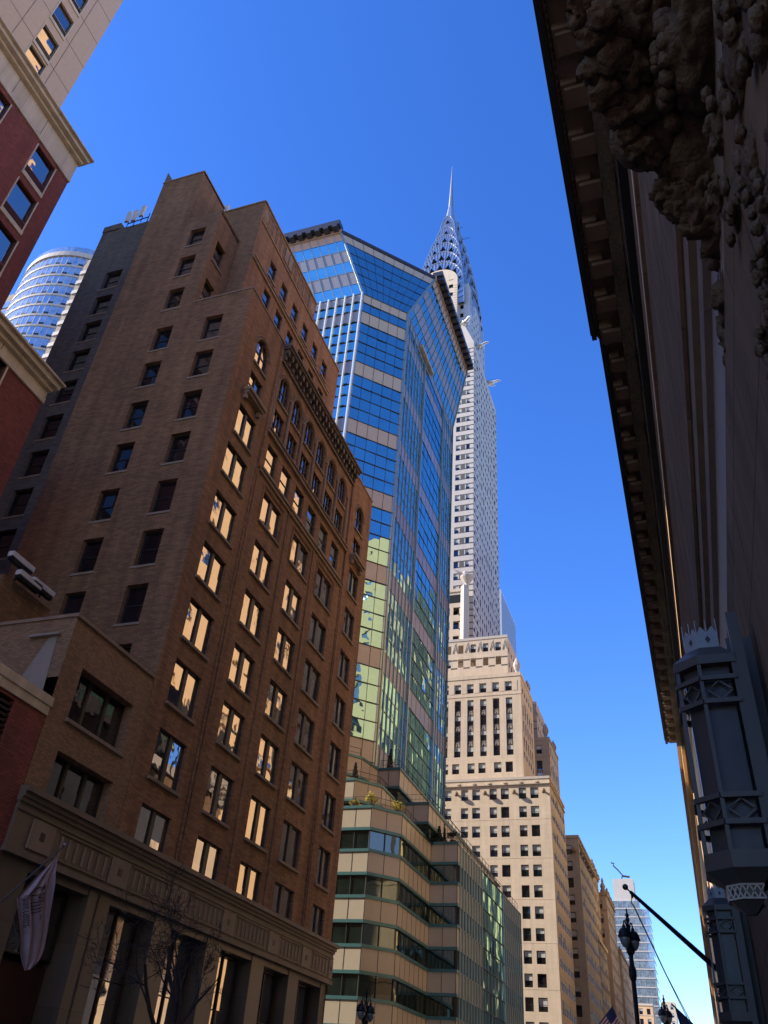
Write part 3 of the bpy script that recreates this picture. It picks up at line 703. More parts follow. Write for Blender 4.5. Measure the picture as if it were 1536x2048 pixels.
# podium
def offs(pts, o):
    out = []
    for i, p in enumerate(pts):
        d1 = (Vector(p)-Vector(pts[i-1])).normalized() if i else None
        d2 = (Vector(pts[i+1])-Vector(p)).normalized() if i < len(pts)-1 else None
        d1 = d1 or d2; d2 = d2 or d1
        n1, n2 = Vector((d1.y, -d1.x)), Vector((d2.y, -d2.x)); n = (n1+n2); n = n/(n.length**2)*2*1.0 if n.length > .01 else n1
        out.append((p[0]+n.x*o, p[1]+n.y*o))
    return out
def strip(mb, pts, z0, z1, o=0, m_=0, step=0, j=0):
    q = offs([Vector(p) for p in pts], o)
    for a, b in zip(q, q[1:]):
        a, b = Vector(a), Vector(b); L_ = (b-a).length; k = max(1, round(L_/step)) if step else 1
        for i in range(k):
            p, r = a.lerp(b, i/k), a.lerp(b, (i+1)/k); jj = random.uniform(-j, j)
            mb.poly([(p.x+jj, p.y+jj, z0), (r.x-jj, r.y-jj, z0), (r.x-jj, r.y-jj, z1), (p.x+jj, p.y+jj, z1)], m_)
def joints(mb, pts, z0, z1, step, o, w_=.05, m_=0):
    q = offs([Vector(p) for p in pts], 0)
    for a, b in zip(q, q[1:]):
        a, b = Vector(a), Vector(b); L_ = (b-a).length; k = max(1, round(L_/step)); U = ((b-a)/L_); fr = (Vector((a.x, a.y, 0)), Vector((U.x, U.y, 0)), Vector((U.y, -U.x, 0)))
        for i in range(k+1): mb.fb(fr, L_*i/k-w_/2, L_*i/k+w_/2, z0, z1, -.02, o, m_)
L1 = [(-60, 72.3), (-27, 72.3), (-24.8, 74.8), (-24.8, 84.6), (-22, 84.6), (-22, 85.6)]
L2 = [(-60, 74.0), (-29.6, 74.0), (-27.6, 76.4), (-27.6, 81.9), (-24.4, 81.9), (-24.4, 113)]
L3 = [(-60, 74.3), (-32.5, 74.3), (-30.2, 77.0), (-29.6, 80.4), (-27.2, 80.4), (-27.2, 110)]
tops = [24.98-3.83*i for i in range(7)]
for z in tops:
    if z < 1: continue
    sp = MB(); strip(sp, L1, max(z-1.95, 0), z, 0, 0, 1.5, .004); sp.build('spandrel_band', m_tanpan, T)
    if z-3.83 > -1:
        gp = MB(); strip(gp, L1, max(z-3.83, 0), z-1.95, -.12, 0, 1.5, .006); gp.build('window_band', g_podium, T)
    tm = MB()
    for q in (z-.02, z-1.98): 
        for o_, h_ in ((.1, .13),): strip(tm, L1, q-h_, q+h_, o_, 0); qq = offs([Vector(p) for p in L1], o_); q0 = offs([Vector(p) for p in L1], -.14)
        for s in (q-.13, q+.13):
            for i in range(len(qq)-1): tm.poly([(*qq[i], s), (*qq[i+1], s), (*q0[i+1], s), (*q0[i], s)], 0)
    joints(tm, L1, z-1.9, z-.1, 1.5, .015, .05, 1); joints(tm, L1, z-3.8, z-2.1, 1.5, -.08, .05, 1)
    tm.build('teal_frame', [m_teal, m_joint], T)
for (L, za, zb) in ((L2, 24.9, 28.2), (L3, 28.1, 31.4)):
    sp = MB(); strip(sp, L, zb-1.95, zb, 0, 0, 1.5, .004); sp.build('spandrel_band', m_tanpan, T)
    gp = MB(); strip(gp, L, za, zb-1.95, -.12, 0, 1.5, .006); gp.build('window_band', g_podium, T)
    tm = MB()
    for q in (zb-.02, zb-1.98): strip(tm, L, q-.12, q+.12, .1, 0); qq = offs([Vector(p) for p in L], .1); q0 = offs([Vector(p) for p in L], -.14); [tm.poly([(*qq[i], q-.12), (*qq[i+1], q-.12), (*q0[i+1], q-.12), (*q0[i], q-.12)], 0) for i in range(len(qq)-1)]
    joints(tm, L, zb-1.9, zb-.1, 1.5, .015, .05, 1); tm.build('teal_frame', [m_teal, m_joint], T)
mb = MB()
for L, z in ((L1, 24.9), (L2, 28.12), (L3, 31.32)): mb.poly([(*p, z) for p in L]+[(L[-1][0], 117.4, z), (-60, 117.4, z)])
mb.build('terrace_deck', m_limegrey, T)
# podium street face: mullioned ends and a flush blue bay
for (ya, yb, nu, gm, fn) in ((85.6, 95.2, 8, g_podium, 1), (95.2, 106.5, 7, g_tower, 0), (106.5, 117.4, 9, g_podium, 1)):
    Q = [Vector((-22, ya, 4)), Vector((-22, yb, 4)), Vector((-22, yb, 24.9)), Vector((-22, ya, 24.9))]
    rw = []
    for z in tops[:6]: rw += [((z-3.83-4)/20.9, (z-1.95-4)/20.9, 0), ((z-1.95-4)/20.9, (z-4)/20.9 if z < 24.9 else 1, 1 if fn else 0)]
    rw = [(max(0, a), b, c) for a, b, c in rw if b > 0]
    g_ = MB(); panels(g_, Q, nu, [r for r in rw if r[2] == 0], X_, .02); g_.build('glazing', gm, T)
    if fn: g_ = MB(); panels(g_, Q, nu, [r for r in rw if r[2] == 1], X_, .003); g_.build('spandrel', plain('olive_green_spandrel', (.24, .25, .19), .3), T)
    b_ = MB(); bars(b_, Q, [i/nu for i in range(nu+1)], [r[0] for r in rw]+[1], X_, .15 if fn else .04, .13 if fn else .03, .09, .06, 0, 0 if fn else 1); b_.build('mullion', [m_fin, m_joint], T)
mb = MB(); mb.fb(fF, 85.6, 117.4, 0, 4.0, -.3, 0, 0); mb.fb(fF, 96, 106, .4, 7.2, 0, .25, 0); mb.fb(fF, 97, 101, 1, 6.2, .25, .28, 1); mb.fb(fF, 101.5, 105.2, 1, 6.2, .25, .28, 1); mb.build('granite_base', [stone('red_granite_base', (.22, .11, .075), .15, .4, 2, 0), m_joint], T)
mb = MB(); wall(mb, (Vector((0, 117.4, 0)), X_, Y_), -60, -22, 0, 24.9); mb.build('rear_wall', m_tanpan, T)
rail(T, [(-40, 72.6, 25.0), (-27.15, 72.6, 25.0), (-25.1, 74.95, 25.0), (-25.1, 81.5, 25)], 1.0)
rail(T, [(-24.6, 84.85, 25.0), (-22.25, 84.85, 25.0), (-22.25, 117, 25.0)], 1.0, m_black)
rail(T, [(-36, 74.3, 28.2), (-29.8, 74.3, 28.2), (-27.9, 76.5, 28.2), (-27.9, 80, 28.2)], 1.0)
rail(T, [(-27.4, 82.15, 28.2), (-24.6, 82.15, 28.2), (-24.6, 112, 28.2)], 1.0, m_black)
rail(T, [(-29.4, 80.6, 31.4), (-27.4, 80.6, 31.4), (-27.4, 109, 31.4)], 1.0, m_black)
rail(T, [(-33, 74.5, 31.4), (-30.4, 77.0, 31.4)], 1.0)
# terrace plants
def leafball(mb, c, r, n, rz=1, s=.09, m_=0):
    for _ in range(n):
        d = Vector((random.gauss(0, 1), random.gauss(0, 1), random.gauss(0, 1))).normalized()*random.uniform(.45, 1)**.6
        p = Vector(c)+Vector((d.x*r, d.y*r, d.z*r*rz)); a = Vector([random.uniform(-1, 1) for _ in range(3)]).normalized(); b = a.cross(Vector([random.uniform(-1, 1) for _ in range(3)])).normalized()
        mb.poly([p-a*s, p+b*s*.6, p+a*s, p-b*s*.6], m_)
def shrub(loc, kind, label, h=1.5, r=.6):
    t = thing('terrace_shrub' if kind != 'cone' else 'terrace_conifer', label, 'plant', loc, 'plants on the tower terraces')
    mb = MB(); mb.lathe(loc, [(.22, 0), (.3, .35), (.33, .4)], 8); mb.build('planter', m_soil, t)
    mb = MB(); mb.tube([loc, Vector(loc)+Z_*h*.7], .04, 4)
    for i in range(6 if kind == 'bush' else 3):
        a = random.uniform(0, 6.28); mb.tube([Vector(loc)+Z_*.3, Vector(loc)+Vector((math.cos(a)*r*.7, math.sin(a)*r*.7, h*.7))], .02, 4)
    mb.build('stem', m_bark, t)
    mb = MB()
    if kind == 'cone':
        for i in range(9): leafball(mb, Vector(loc)+Z_*(.3+h*i/9), r*(1-i/10), 60, .6, .09)
        mb.build('foliage', m_conif, t)
    else:
        for i in range(9): a = random.uniform(0, 6.28); q = random.uniform(0, r*.7); leafball(mb, Vector(loc)+Vector((math.cos(a)*q, math.sin(a)*q, h*random.uniform(.45, .8))), r*.45, 60, .8, .07)
        mb.build('foliage', m_yel if kind == 'bush' else m_conif, t)
for loc, k, lab, h, r in (
    ((-29.0, 73.0, 25), 'bush', 'low yellow green shrub furthest left on the lowest podium terrace', .9, .7),
    ((-27.35, 73.3, 25), 'bush', 'tall yellow green bush at the bend of the lowest podium terrace railing', 1.7, .9),
    ((-25.6, 75.3, 25), 'bush', 'bushy yellow plant at the right end of the lowest angled terrace', 1.5, .95),
    ((-29.9, 74.7, 28.2), 'cone', 'small green conifer on the middle angled terrace, above the yellow bushes', 1.7, .4),
    ((-28.5, 80.9, 31.4), 'cone', 'tall dark slim conifer on the top terrace corner by the glass tower', 2.2, .4),
    ((-24.2, 85.4, 25), 'cone', 'dark rounded conifer on the corner terrace, leftmost of three', 1.7, .5),
    ((-23.6, 85.3, 25), 'cone', 'thin dark spire-like conifer between two darker plants on the corner terrace', 1.9, .2),
    ((-22.7, 85.3, 25), 'dark', 'wide umbrella shaped dark shrub at the outer corner terrace', 1.5, .65),
    ((-23.2, 104, 25), 'dark', 'dark clump of plants far along the street-side podium terrace', 1.2, .8)):
    shrub(loc, k, lab, h, r)
# ================================================================== art deco skyscraper
K = thing('art_deco_skyscraper', 'pale art deco skyscraper with a stainless steel arched crown and needle spire', 'building', (-50, 180, 0))
solo, bulk = [], []
wb = MB()
def addw(fr, hs, n, d, solo_n=0):
    for i, h in enumerate(hs):
        bl = random.choice((.45, .5, .4, .55, 0, .6))
        (solo if i < solo_n else bulk).append((fr, h, n, d, bl))
ztl = [52.2-3.31*i for i in range(15)]
def pairs(starts, w1, gap, z, h=1.95): return [(a, a+w1, z-h, z) for a in starts]
Nx = []
for c in (-24.75, -30.15, -35.5, -40.9, -46.3, -51.7):
    for z in ztl: Nx += [(c-.72+(-1.2), c+.72-1.2-0.0, z-1.95, z), (c+.1+.3, c+1.75, z-1.95, z)] if False else [(c-2.85+.0, c-1.5, z-1.95, z), (c-.75, c+.72, z-1.95, z)]
wall(wb, frameN(149.5), -78, -22, 0, 54.0, Nx, .3)
addw(frameN(149.5), sorted(Nx, key=lambda h: -h[0]-h[2]*.05), 0, .3, 46)
wz = [(151.2+3.95*i+d, 152.6+3.95*i+d, z-1.95, z) for i in range(4) for d in (0, 1.9) for z in ztl]
wall(wb, frameW(-22), 149.5, 167, 0, 54.0, wz, .3); addw(frameW(-22), wz, 0, .3, 0)
wall(wb, (Vector((0, 167, 0)), X_, Y_), -60, -22, 0, 54)
# south wing, across the light court
sN = [(-24.9, -23.5, z-1.95, z) for z in [x for x in ztl]]+[(-30.9, -29.4, z-1.95, z) for z in ztl]
wall(wb, frameN(187), -60, -22, 0, 54.0, sN, .3, m=1); addw(frameN(187), sN, 0, .3, 7)  # darker stone carries the court's shade
sW = [(188.2+3.9*i+d, 189.6+3.9*i+d, z-1.95, z) for i in range(6) for d in (0, 1.9) for z in ztl]
wall(wb, frameW(-22), 187, 210.5, 0, 54.0, sW, .3); addw(frameW(-22), sW, 0, .3, 0)
wall(wb, frameW(-38), 167, 187, 0, 90)
wb.box(-78, -22.02, 149.52, 166.98, 53, 53.2); wb.box(-60, -22.02, 187.02, 210.5, 53, 53.2)
wall(wb, (Vector((0, 210.5, 0)), X_, Y_), -78, -22, 0, 54)
# level two: vertical window strips
def level2(y, sgn_w, first):
    st = [(-30.3-2.62*i, -29.0-2.62*i) for i in range(9)]
    hs = [(a, b, 73, 75.05) for a, b in st]+[(a, b, 59.8, 71.6) for a, b in st]
    lo = [(-30.6, -29.2), (-32.85, -31.4), (-35.9, -34.5), (-38.05, -36.65), (-41.1, -39.7), (-43.3, -41.9)]
    hs += [(a, b, 56.5, 58.5) for a, b in lo]
    wall(wb, frameN(y), -60, -27.2, 53.2, 76.8, hs, .35, m=0 if first else 1)  # second wing's north face takes the shade-toned stone
    ws = [(y+1.4+2.3*i, y+2.5+2.3*i, 59.8, 71.6) for i in range(5)]+[(y+1.4+2.3*i, y+2.5+2.3*i, 73, 75) for i in range(5)]
    wall(wb, frameW(-27.2), y, y+13.5, 53.2, 76.8, ws, .35)
    wb.box(-60, -27.22, y+.02, y+13.5, 76, 76.2)
    sw = []
    for a, b in st:
        for i in range(4): sw.append((a, b, 59.85+i*3.2, 61.9+i*3.2))
    if first: addw(frameN(y), [h for h in hs if h[3]-h[2] < 3]+sw, 0, .3, 44)
    else: addw(frameN(y), [h for h in hs if h[3]-h[2] < 3 and h[0] > -34]+[h for h in sw if h[0] > -34], 0, .3, 0)
    addw(frameW(-27.2), [(a, b, 59.85+i*3.2, 61.9+i*3.2) for a, b, c, d in ws[:5] for i in range(4)]+ws[5:], 0, .3, 0)
    dm = MB()
    for a, b in st if first else st[:2]:
        for i in range(3):
            zc = 61.95+i*3.2; dm.fq(frameN(y), a, b, zc, zc+1.05, -.24, 0)
            for r in (.22, .38): 
                pts = [Vector((lerp(a, b, .5)-r*math.cos(t), y+.2, zc+.05+r*2.1*math.sin(t))) for t in [math.pi*k/6 for k in range(7)]]; dm.tube(pts, .06, 4, 1)
    for a, b, c, d in ws[:5]:
        for i in range(3): dm.fq(frameW(-27.2), a, b, 61.95+i*3.2, 63.0+i*3.2, -.04, 0)
    dm.build('ornamental_spandrel', [m_greybr, m_white], K)
    pm = MB()
    for a, b in zip([-27.9]+[s[0]-.15 for s in st], [-28.8]+[s[0]-1.2 for s in st]): pm.fb(frameN(y), b, a, 73.0, 75.2, 0, .05)
    pm.fb(frameN(y), -60, -27.15, 76.1, 76.9, -.2, .12); pm.fb(frameW(-27.2), y-.1, y+13.5, 76.1, 76.9, -.2, .12); pm.fb(frameN(y), -60, -27.1, 72.2, 72.5, -.2, .08)
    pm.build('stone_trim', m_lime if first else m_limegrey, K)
level2(153, 1, True); level2(188, 1, False)
# level three: zigzag frieze
def level3(y, first):
    st = [(-32.85-2.72*i, -31.68-2.72*i) for i in range(8)]
    hs = [(a, b, 83.75, 85.75) for a, b in st]+[(a, b, 80.5, 82.45) for a, b in st]
    ws = [(y+1.2+2.6*i, y+2.3+2.6*i, z, z+1.95) for i in range(4) for z in (80.5, 83.8)]
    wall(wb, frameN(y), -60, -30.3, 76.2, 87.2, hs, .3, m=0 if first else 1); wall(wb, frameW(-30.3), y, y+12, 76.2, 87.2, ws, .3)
    wb.box(-60, -30.32, y+.02, y+12, 86.3, 86.5)
    addw(frameN(y), hs if first else hs[:2]+hs[8:10], 0, .3, 12 if first else 0); addw(frameW(-30.3), ws, 0, .3, 0)
    zg = MB(); f = frameN(y)
    for i in range(9):
        uc = -30.75-2.72*i
        for dz in (0, .55):
            O, U, N = f
            for s in (-1, 1):
                p = [(uc, 86.6-dz), (uc+s*.62, 83.9-dz*.2), (uc+s*.42, 83.9-dz*.2), (uc, 85.7-dz)]
                zg.poly([O+U*a+Z_*b+N*.07 for a, b in p], 0)
    zg.fb(f, -60, -30.2, 86.7, 87.3, -.2, .12, 0)
    for z in (82.35, 80.45): 
        for i in range(9): zg.fb(f, -31.68-2.72*i+.02, -30.4-2.72*i+.1, z-.3, z, 0, .025, 1)
    zg.build('zigzag_frieze', [m_white, m_greybr], K)
level3(156, True); level3(191, False)
# stone trim of the base, with parapet and round bosses
tr = MB(); f = frameN(149.5)
tr.fb(f, -78, -21.9, 53.7, 54.15, -.3, .25, 1); tr.fb(f, -78, -21.95, 52.75, 53.0, 0, .35, 0); tr.fb(f, -78, -21.97, 52.95, 53.7, 0, .12, 0)
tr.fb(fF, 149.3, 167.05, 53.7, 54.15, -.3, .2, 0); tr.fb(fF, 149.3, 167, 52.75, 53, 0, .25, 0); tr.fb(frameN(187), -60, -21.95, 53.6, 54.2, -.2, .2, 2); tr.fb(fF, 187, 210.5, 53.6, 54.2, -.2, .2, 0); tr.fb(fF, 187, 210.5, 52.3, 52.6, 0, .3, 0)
for i in range(10): u = -24.3-2.9*i; tr.fb(f, u-.25, u+.25, 53.0, 53.3, .12, .5, 0)
for z in (45.9, 39.3, 32.7, 26.1, 19.5): tr.fb(f, -78, -21.99, z+.7, z+.74, 0, .03, 0)
tr.build('stone_trim', [m_lime, m_white, m_limegrey], K)
for i in range(5):
    x = -23.0-5.36*i; mb = MB(); mb.tube([(x, 149.5, 51.35), (x, 148.9, 51.3)], .2, 8); mb.lathe((x, 148.7, 51.0), [(.1, -.2), (.36, 0), (.42, .3), (.3, .6), (.08, .75)], 10); mb.build('carved_boss', m_trim, K)
mb = MB(); mb.lathe((-22.9, 186.5, 51), [(.2, -.5), (.5, -.2), (.55, .2), (.2, .6)], 10)
for i in range(6): mb.lathe((-21.6, 189+i*3.9, 51), [(.2, -.4), (.4, -.2), (.42, .2), (.2, .5)], 8)
mb.build('carved_boss', m_trim, K)
# block at the foot of the shaft and its pylon
hb = [(-45.75, -44.45, 96.4, 98.4), (-43.65, -42.25, 96.4, 98.4), (-45.75, -44.45, 92.7, 94.8), (-43.65, -42.25, 92.7, 94.8), (-45.75, -44.45, 89, 91), (-43.65, -42.25, 89, 91)]
wall(wb, frameN(161), -66, -40.7, 86, 103.2, hb, .3); wall(wb, frameW(-40.7), 161, 165, 86, 103.2); wb.box(-66, -40.72, 161.02, 165, 102.8, 103); addw(frameN(161), hb, 0, .3, 4)
tr = MB(); f = frameN(161); tr.fb(f, -66, -41.5, 102.5, 103.3, 0, .25, 0)
for z in (98.4, 96.5, 94.8, 92.8): tr.fb(f, -42.25, -41.2, z-.3, z-.02, 0, .04, 1)
tr.build('stone_trim', [m_lime, m_greybr], K)
mb = MB(); mb.fb(frameN(161), -45, -41.6, 99.6, 101.8, -.2, .03); [mb.fb(frameN(161), -45, -41.6, 99.7+i*.2, 99.8+i*.2, .03, .09) for i in range(10)]; mb.build('louvre', m_darkmetal, K)
for (px, py) in ((-40.9, 160.9),):
    mb = MB(); mb.prism([(px-1.0, py), (px, py-1.0), (px+.95, py), (px, py+1.0)], 86.5, 103.8, 0); mb.build('corner_pylon', m_white, K)
    mb = MB(); mb.lathe((px+.5, py-.2, 103.4), [(.35, 0), (.5, .8), (1.5, 2.3), (1.62, 2.7), (1.3, 3.0), (.5, 3.3)], 14, 0)
    for s in (-1, 1):
        for k in range(5):
            d = Vector((s*.9, -.4 if s < 0 else .5, 0)).normalized(); p = Vector((px+.3, py-.2, 105.7+.25*k))
            mb.tube([p, p+d*(1.5+.42*k)+Z_*(.3+.28*k)], [.16, .05], 4)
    mb.lathe((px+.2, py-.4, 106.3), [(.4, 0), (.75, .5), (.6, 1.1), (.15, 1.5)], 10); mb.build('winged_cap_ornament', m_white, K)
for (x, y, z) in ((-28.1, 154.3, 76.8), (-28.0, 165.3, 76.8), (-28.1, 189.3, 76.8), (-28.0, 200.3, 76.8)):
    mb = MB(); mb.lathe((x, y, z), [(.5, 0), (.5, .5), (.32, .8), (.6, 1.5), (.78, 2.1), (.65, 2.8), (.35, 3.4), (.1, 4.0)], 8, 0); mb.build('stone_urn', m_limegrey if y > 160 else m_white, K)
# shaft
TX0, TX1, TY0, TY1 = -66.0, -39.8, 164.5, 195.5
sn = []
for c0 in ((-44.75, -43.6), (-41.85, -40.85), (-62.2, -61.0), (-64.9, -63.7)):
    for i in range(30): z = 189.4-3.45*i; sn.append((c0[0], c0[1], z-2.0, z))
wall(wb, frameN(TY0), TX0, TX1, 86, 192, sn, .28, m=2); addw(frameN(TY0), sorted([h for h in sn if h[0] > -50], key=lambda h: h[2]), 0, .28, 0)
stw = []
for c0 in ((165.5, 166.7), (168.4, 169.7), (190.3, 191.6), (193.3, 194.5)):
    for i in range(30): z = 189.4-3.45*i; stw.append((c0[0], c0[1], z-2.0, z))
mid = [(171.6+2.25*k, 172.7+2.25*k, 92, 190.5) for k in range(8)]
wall(wb, frameW(TX1), TY0, TY1, 86, 192, stw+mid, .28, m=2); addw(frameW(TX1), stw, 0, .28, 0)
md = []
for a, b, c, d in mid:
    for i in range(28): z = 189.4-3.45*i; md.append((a, b, z-2.0, z))
addw(frameW(TX1), md, 0, .03, 0)
wall(wb, (Vector((0, TY1, 0)), X_, Y_), TX0, TX1, 86, 192, m=2); wall(wb, frameE(TX0), TY0, TY1, 86, 192, m=2)
st_ = MB()
for i in range(30):
    z = 189.4-3.45*i
    for q in (z-.32, z-2.0):
        st_.fb(frameN(TY0), -43.6 if False else -40.85, TX1+.03, q, q+.32, 0, .03); st_.fb(frameN(TY0), -43.6, -41.85, q, q+.32, 0, .02)
        st_.fb(frameW(TX1), TY0-.03, 165.5, q, q+.32, 0, .03)
        for a, b in ((166.7, 168.4), (169.7, 170.8), (189.3, 190.3), (191.6, 193.3), (194.5, 195.5)): st_.fb(frameW(TX1), a, b, q, q+.32, 0, .03)
    st_.fb(frameN(TY0), -43.3, -42.15, z-1.9, z-.3, 0, .025)
st_.build('dark_brick_stripe', m_greybr, K)
dm = MB()
for a, b, c, d in mid: dm.fq(frameW(TX1), a, b, c, d, -.049)
dm.build('recessed_spandrel_strip', m_bandgrey, K)
wb.box(TX0, TX1-.02, TY0+.02, TY1, 191, 191.2)
# shoulder pylons and eagles
for sx, sy in ((1, -1), (1, 1), (-1, -1), (-1, 1)):
    cx_, cy_ = (TX1 if sx > 0 else TX0), (TY0 if sy < 0 else TY1)
    mb = MB(); a = [(cx_, cy_), (cx_-sx*6.5, cy_), (cx_-sx*7.5, cy_-sy*5), (cx_, cy_-sy*7.5)]; b = [(cx_-sx*3.2, cy_-sy*1.2), (cx_-sx*5.2, cy_-sy*1.2), (cx_-sx*6, cy_-sy*5), (cx_-sx*3.2, cy_-sy*6)]
    n = len(mb.v); mb.v += [(p[0], p[1], 192) for p in a]+[(p[0], p[1], 201.5) for p in b]
    for i in range(4): mb.f.append((n+i, n+(i+1) % 4, n+4+(i+1) % 4, n+4+i)); mb.m.append(0)
    mb.f.append((n+4, n+5, n+6, n+7)); mb.m.append(0); mb.build('sloping_shoulder', m_white, K, recalc=True)
def eagle(x, y, z, dx, dy, s=1.0):
    d = Vector((dx, dy, 0)).normalized(); p = Vector((x, y, z)); sd = Vector((-d.y, d.x, 0))
    mb = MB(); mb.tube([p-d*1.0*s-Z_*.3*s, p+d*.8*s+Z_*.1*s, p+d*2.2*s+Z_*.5*s, p+d*3.1*s+Z_*.75*s, p+d*3.7*s+Z_*.6*s, p+d*4.2*s+Z_*.2*s], [.9*s, .95*s, .65*s, .55*s, .4*s, .06*s], 8)
    for q in (-1, 1):
        mb.tube([p+sd*q*.6*s-d*.6*s, p+sd*q*1.0*s+d*1.3*s-Z_*.4*s, p+sd*q*.6*s+d*2.3*s-Z_*1.0*s], [.5*s, .4*s, .1*s], 6)
    mb.build('eagle_gargoyle', m_chrome, K, smooth=True)
eagle(-43.3, 165.8, 202.3, .6, -.5, .9); eagle(-40.2, 171.5, 197.5, 1, -.15, .9); eagle(-41.6, 192.5, 202.5, 1, .1, 1.0)
# upper cruciform shaft
ux = MB()
def ubox(x0, x1, y0, y1, z1, hN=(), hW=(), m_=0):
    wall(ux, frameN(y0), x0, x1, 191.2, z1, hN, .25, m=m_); wall(ux, frameW(x1), y0, y1, 191.2, z1, hW, .25, m=m_); wall(ux, (Vector((0, y1, 0)), X_, Y_), x0, x1, 191.2, z1, m=m_); wall(ux, frameE(x0), y0, y1, 191.2, z1, m=m_)
    ux.poly([(x0, y0, z1), (x1, y0, z1), (x1, y1, z1), (x0, y1, z1)], m_)
hz = [229.0-4.1*i for i in range(9)]
h1 = [(-48.9, -47.4, z-1.9, z) for z in hz]+[(-57.6, -56.2, z-1.9, z) for z in hz]
ubox(-59.0, -46.0, 167.0, 193.0, 227.5, h1, [], 0); addw(frameN(167), h1, 0, .25, 5)
h2 = [(173.2+2.8*i, 174.3+2.8*i, z-2, z) for i in range(5) for z in [222-4.1*k for k in range(8)]]
ubox(-64.5, -42.6, 169.0, 190.0, 226, [(-45.4, -44.3, z-2, z) for z in [224-4.1*k for k in range(8)]], h2, 2); addw(frameW(-42.6), h2, 0, .25, 0); addw(frameN(169), [(-45.4, -44.3, z-2, z) for z in [224-4.1*k for k in range(8)]], 0, .25, 4)
h3 = [(189.6+2*i, 190.4+2*i, z-2, z) for i in range(2) for z in [219-4.1*k for k in range(7)]]
ubox(-48, -43.0, 188.4, 193.6, 224.0, [], h3, 1); addw(frameW(-43.0), h3, 0, .25, 0)
ux.build('upper_shaft', [m_lime, m_bandgrey, m_bandgrey], K)
ub = MB()
for i in range(28):
    z = 224-1.25*i; ub.fb(frameN(167), -47.2, -45.97, z, z+.1, 0, .03); ub.fb(frameN(188.4), -46, -42.97, z, z+.25, 0, .03)
ub.build('dark_brick_stripe', m_greybr, K)
ra = MB()   # rounded stone arch head on the north arm
for y in (166.98,):
    pts = [(-52.5-6.5*math.cos(t), 227.4+6.5*math.sin(t)) for t in [math.pi*i/16 for i in range(17)]]
    for p, q in zip(pts, pts[1:]): ra.poly([(p[0], y, p[1]), (q[0], y, q[1]), (q[0], y+9, q[1]), (p[0], y+9, p[1])])
    ra.poly([(p[0], y, p[1]) for p in pts])
ra.build('rounded_parapet', m_lime, K)
# steel crown: crossed, receding sunburst arches
AX, AY = -52.8, 180.0
TI = [(232.5, 8.8, 12.2, 216), (240.5, 8.6, 11.2, 220), (248, 7.9, 9.9, 226), (255.2, 7.0, 8.5, 233), (262.2, 5.9, 7.0, 241), (269.3, 4.5, 5.4, 249), (278.5, 3.1, 3.8, 257)]
nx = 44
def prof(w_, zb, zt_, k, p=.62): 
    t = math.pi*k/nx; return (-w_*math.cos(t), zb+(zt_-zb)*(abs(math.sin(t))**p))
for ti, (za, w_, d_, zb) in enumerate(TI):
    mb = MB(); tri = []
    for axis in (0, 1):
        for sg in (-1, 1):
            def P(u, z, d): return (AX+u, AY+sg*d, z) if axis == 0 else (AX+sg*d*.84, AY+u, z)
            for k in range(nx):
                (ua, a_), (ub_, b2) = prof(w_, zb, za, k), prof(w_, zb, za, k+1)
                dd = d_ - (.16 if k % 2 else 0)
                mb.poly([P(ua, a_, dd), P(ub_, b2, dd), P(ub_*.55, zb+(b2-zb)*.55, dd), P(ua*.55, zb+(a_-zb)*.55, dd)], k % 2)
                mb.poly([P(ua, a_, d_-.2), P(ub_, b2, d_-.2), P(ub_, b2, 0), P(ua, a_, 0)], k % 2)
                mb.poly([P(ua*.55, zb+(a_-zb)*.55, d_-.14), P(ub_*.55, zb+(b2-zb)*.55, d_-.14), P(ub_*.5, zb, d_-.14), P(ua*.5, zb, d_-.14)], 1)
            rim = [Vector(P(*prof(w_+.05, zb, za+.1, k), d_)) for k in range(nx+1)]; mb.tube(rim, .17, 4, 0)
            if sg == (-1 if axis == 0 else 1):
                nt_ = (7, 7, 7, 5, 5, 3, 1)[ti]
                for i in range(nt_):
                    tk = nx*(i+1)/(nt_+1); u, z = prof(w_, zb, za, tk); s = (1.5, 1.55, 1.5, 1.45, 1.3, 1.2, 1.2)[ti]
                    base = Vector((u, z-zb)); dr = base.normalized() if base.length > 0 else Vector((0, 1)); sd = Vector((dr.y, -dr.x))
                    inn = base*(.80 if ti < 5 else .78); tip = inn+dr*s*2.1*.9
                    if tip.length > base.length*.99: tip = base*.985
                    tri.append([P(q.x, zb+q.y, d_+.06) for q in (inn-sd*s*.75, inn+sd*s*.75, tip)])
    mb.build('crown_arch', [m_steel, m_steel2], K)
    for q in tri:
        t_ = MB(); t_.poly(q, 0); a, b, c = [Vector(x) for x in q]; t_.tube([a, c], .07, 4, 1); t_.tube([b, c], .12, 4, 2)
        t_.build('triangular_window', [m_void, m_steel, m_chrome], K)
mb = MB(); mb.lathe((AX, AY, 0), [(3.0, 268), (2.9, 273), (2.4, 279), (1.7, 284), (1.15, 288.5), (.9, 290)], 8); mb.build('spire_base', m_steel, K)
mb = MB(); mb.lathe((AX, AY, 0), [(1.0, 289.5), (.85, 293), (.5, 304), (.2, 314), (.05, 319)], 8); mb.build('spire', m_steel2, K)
mb = MB()
for (x, y, z, dx) in ((-49.5, 177, 270, 2.6), (-47.6, 177, 262.5, 3.4)): mb.tube([(x, y, z), (x+dx, y, z+.25)], .05, 4); mb.tube([(x, y, z+.6), (x+dx*.8, y, z+.9)], .05, 4)
mb.build('aerial', m_black, K)
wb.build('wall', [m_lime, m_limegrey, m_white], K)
solo = solo[:100]
print('solo', len(solo), 'bulk', len(bulk))
for fr, h, n, d, bl in solo:
    window(K, fr, h, d, g=g_chr if h[2] > 86 else g_dim, fm=m_darkmetal, sill=False, blind=bl, simple=False, fw=.09)
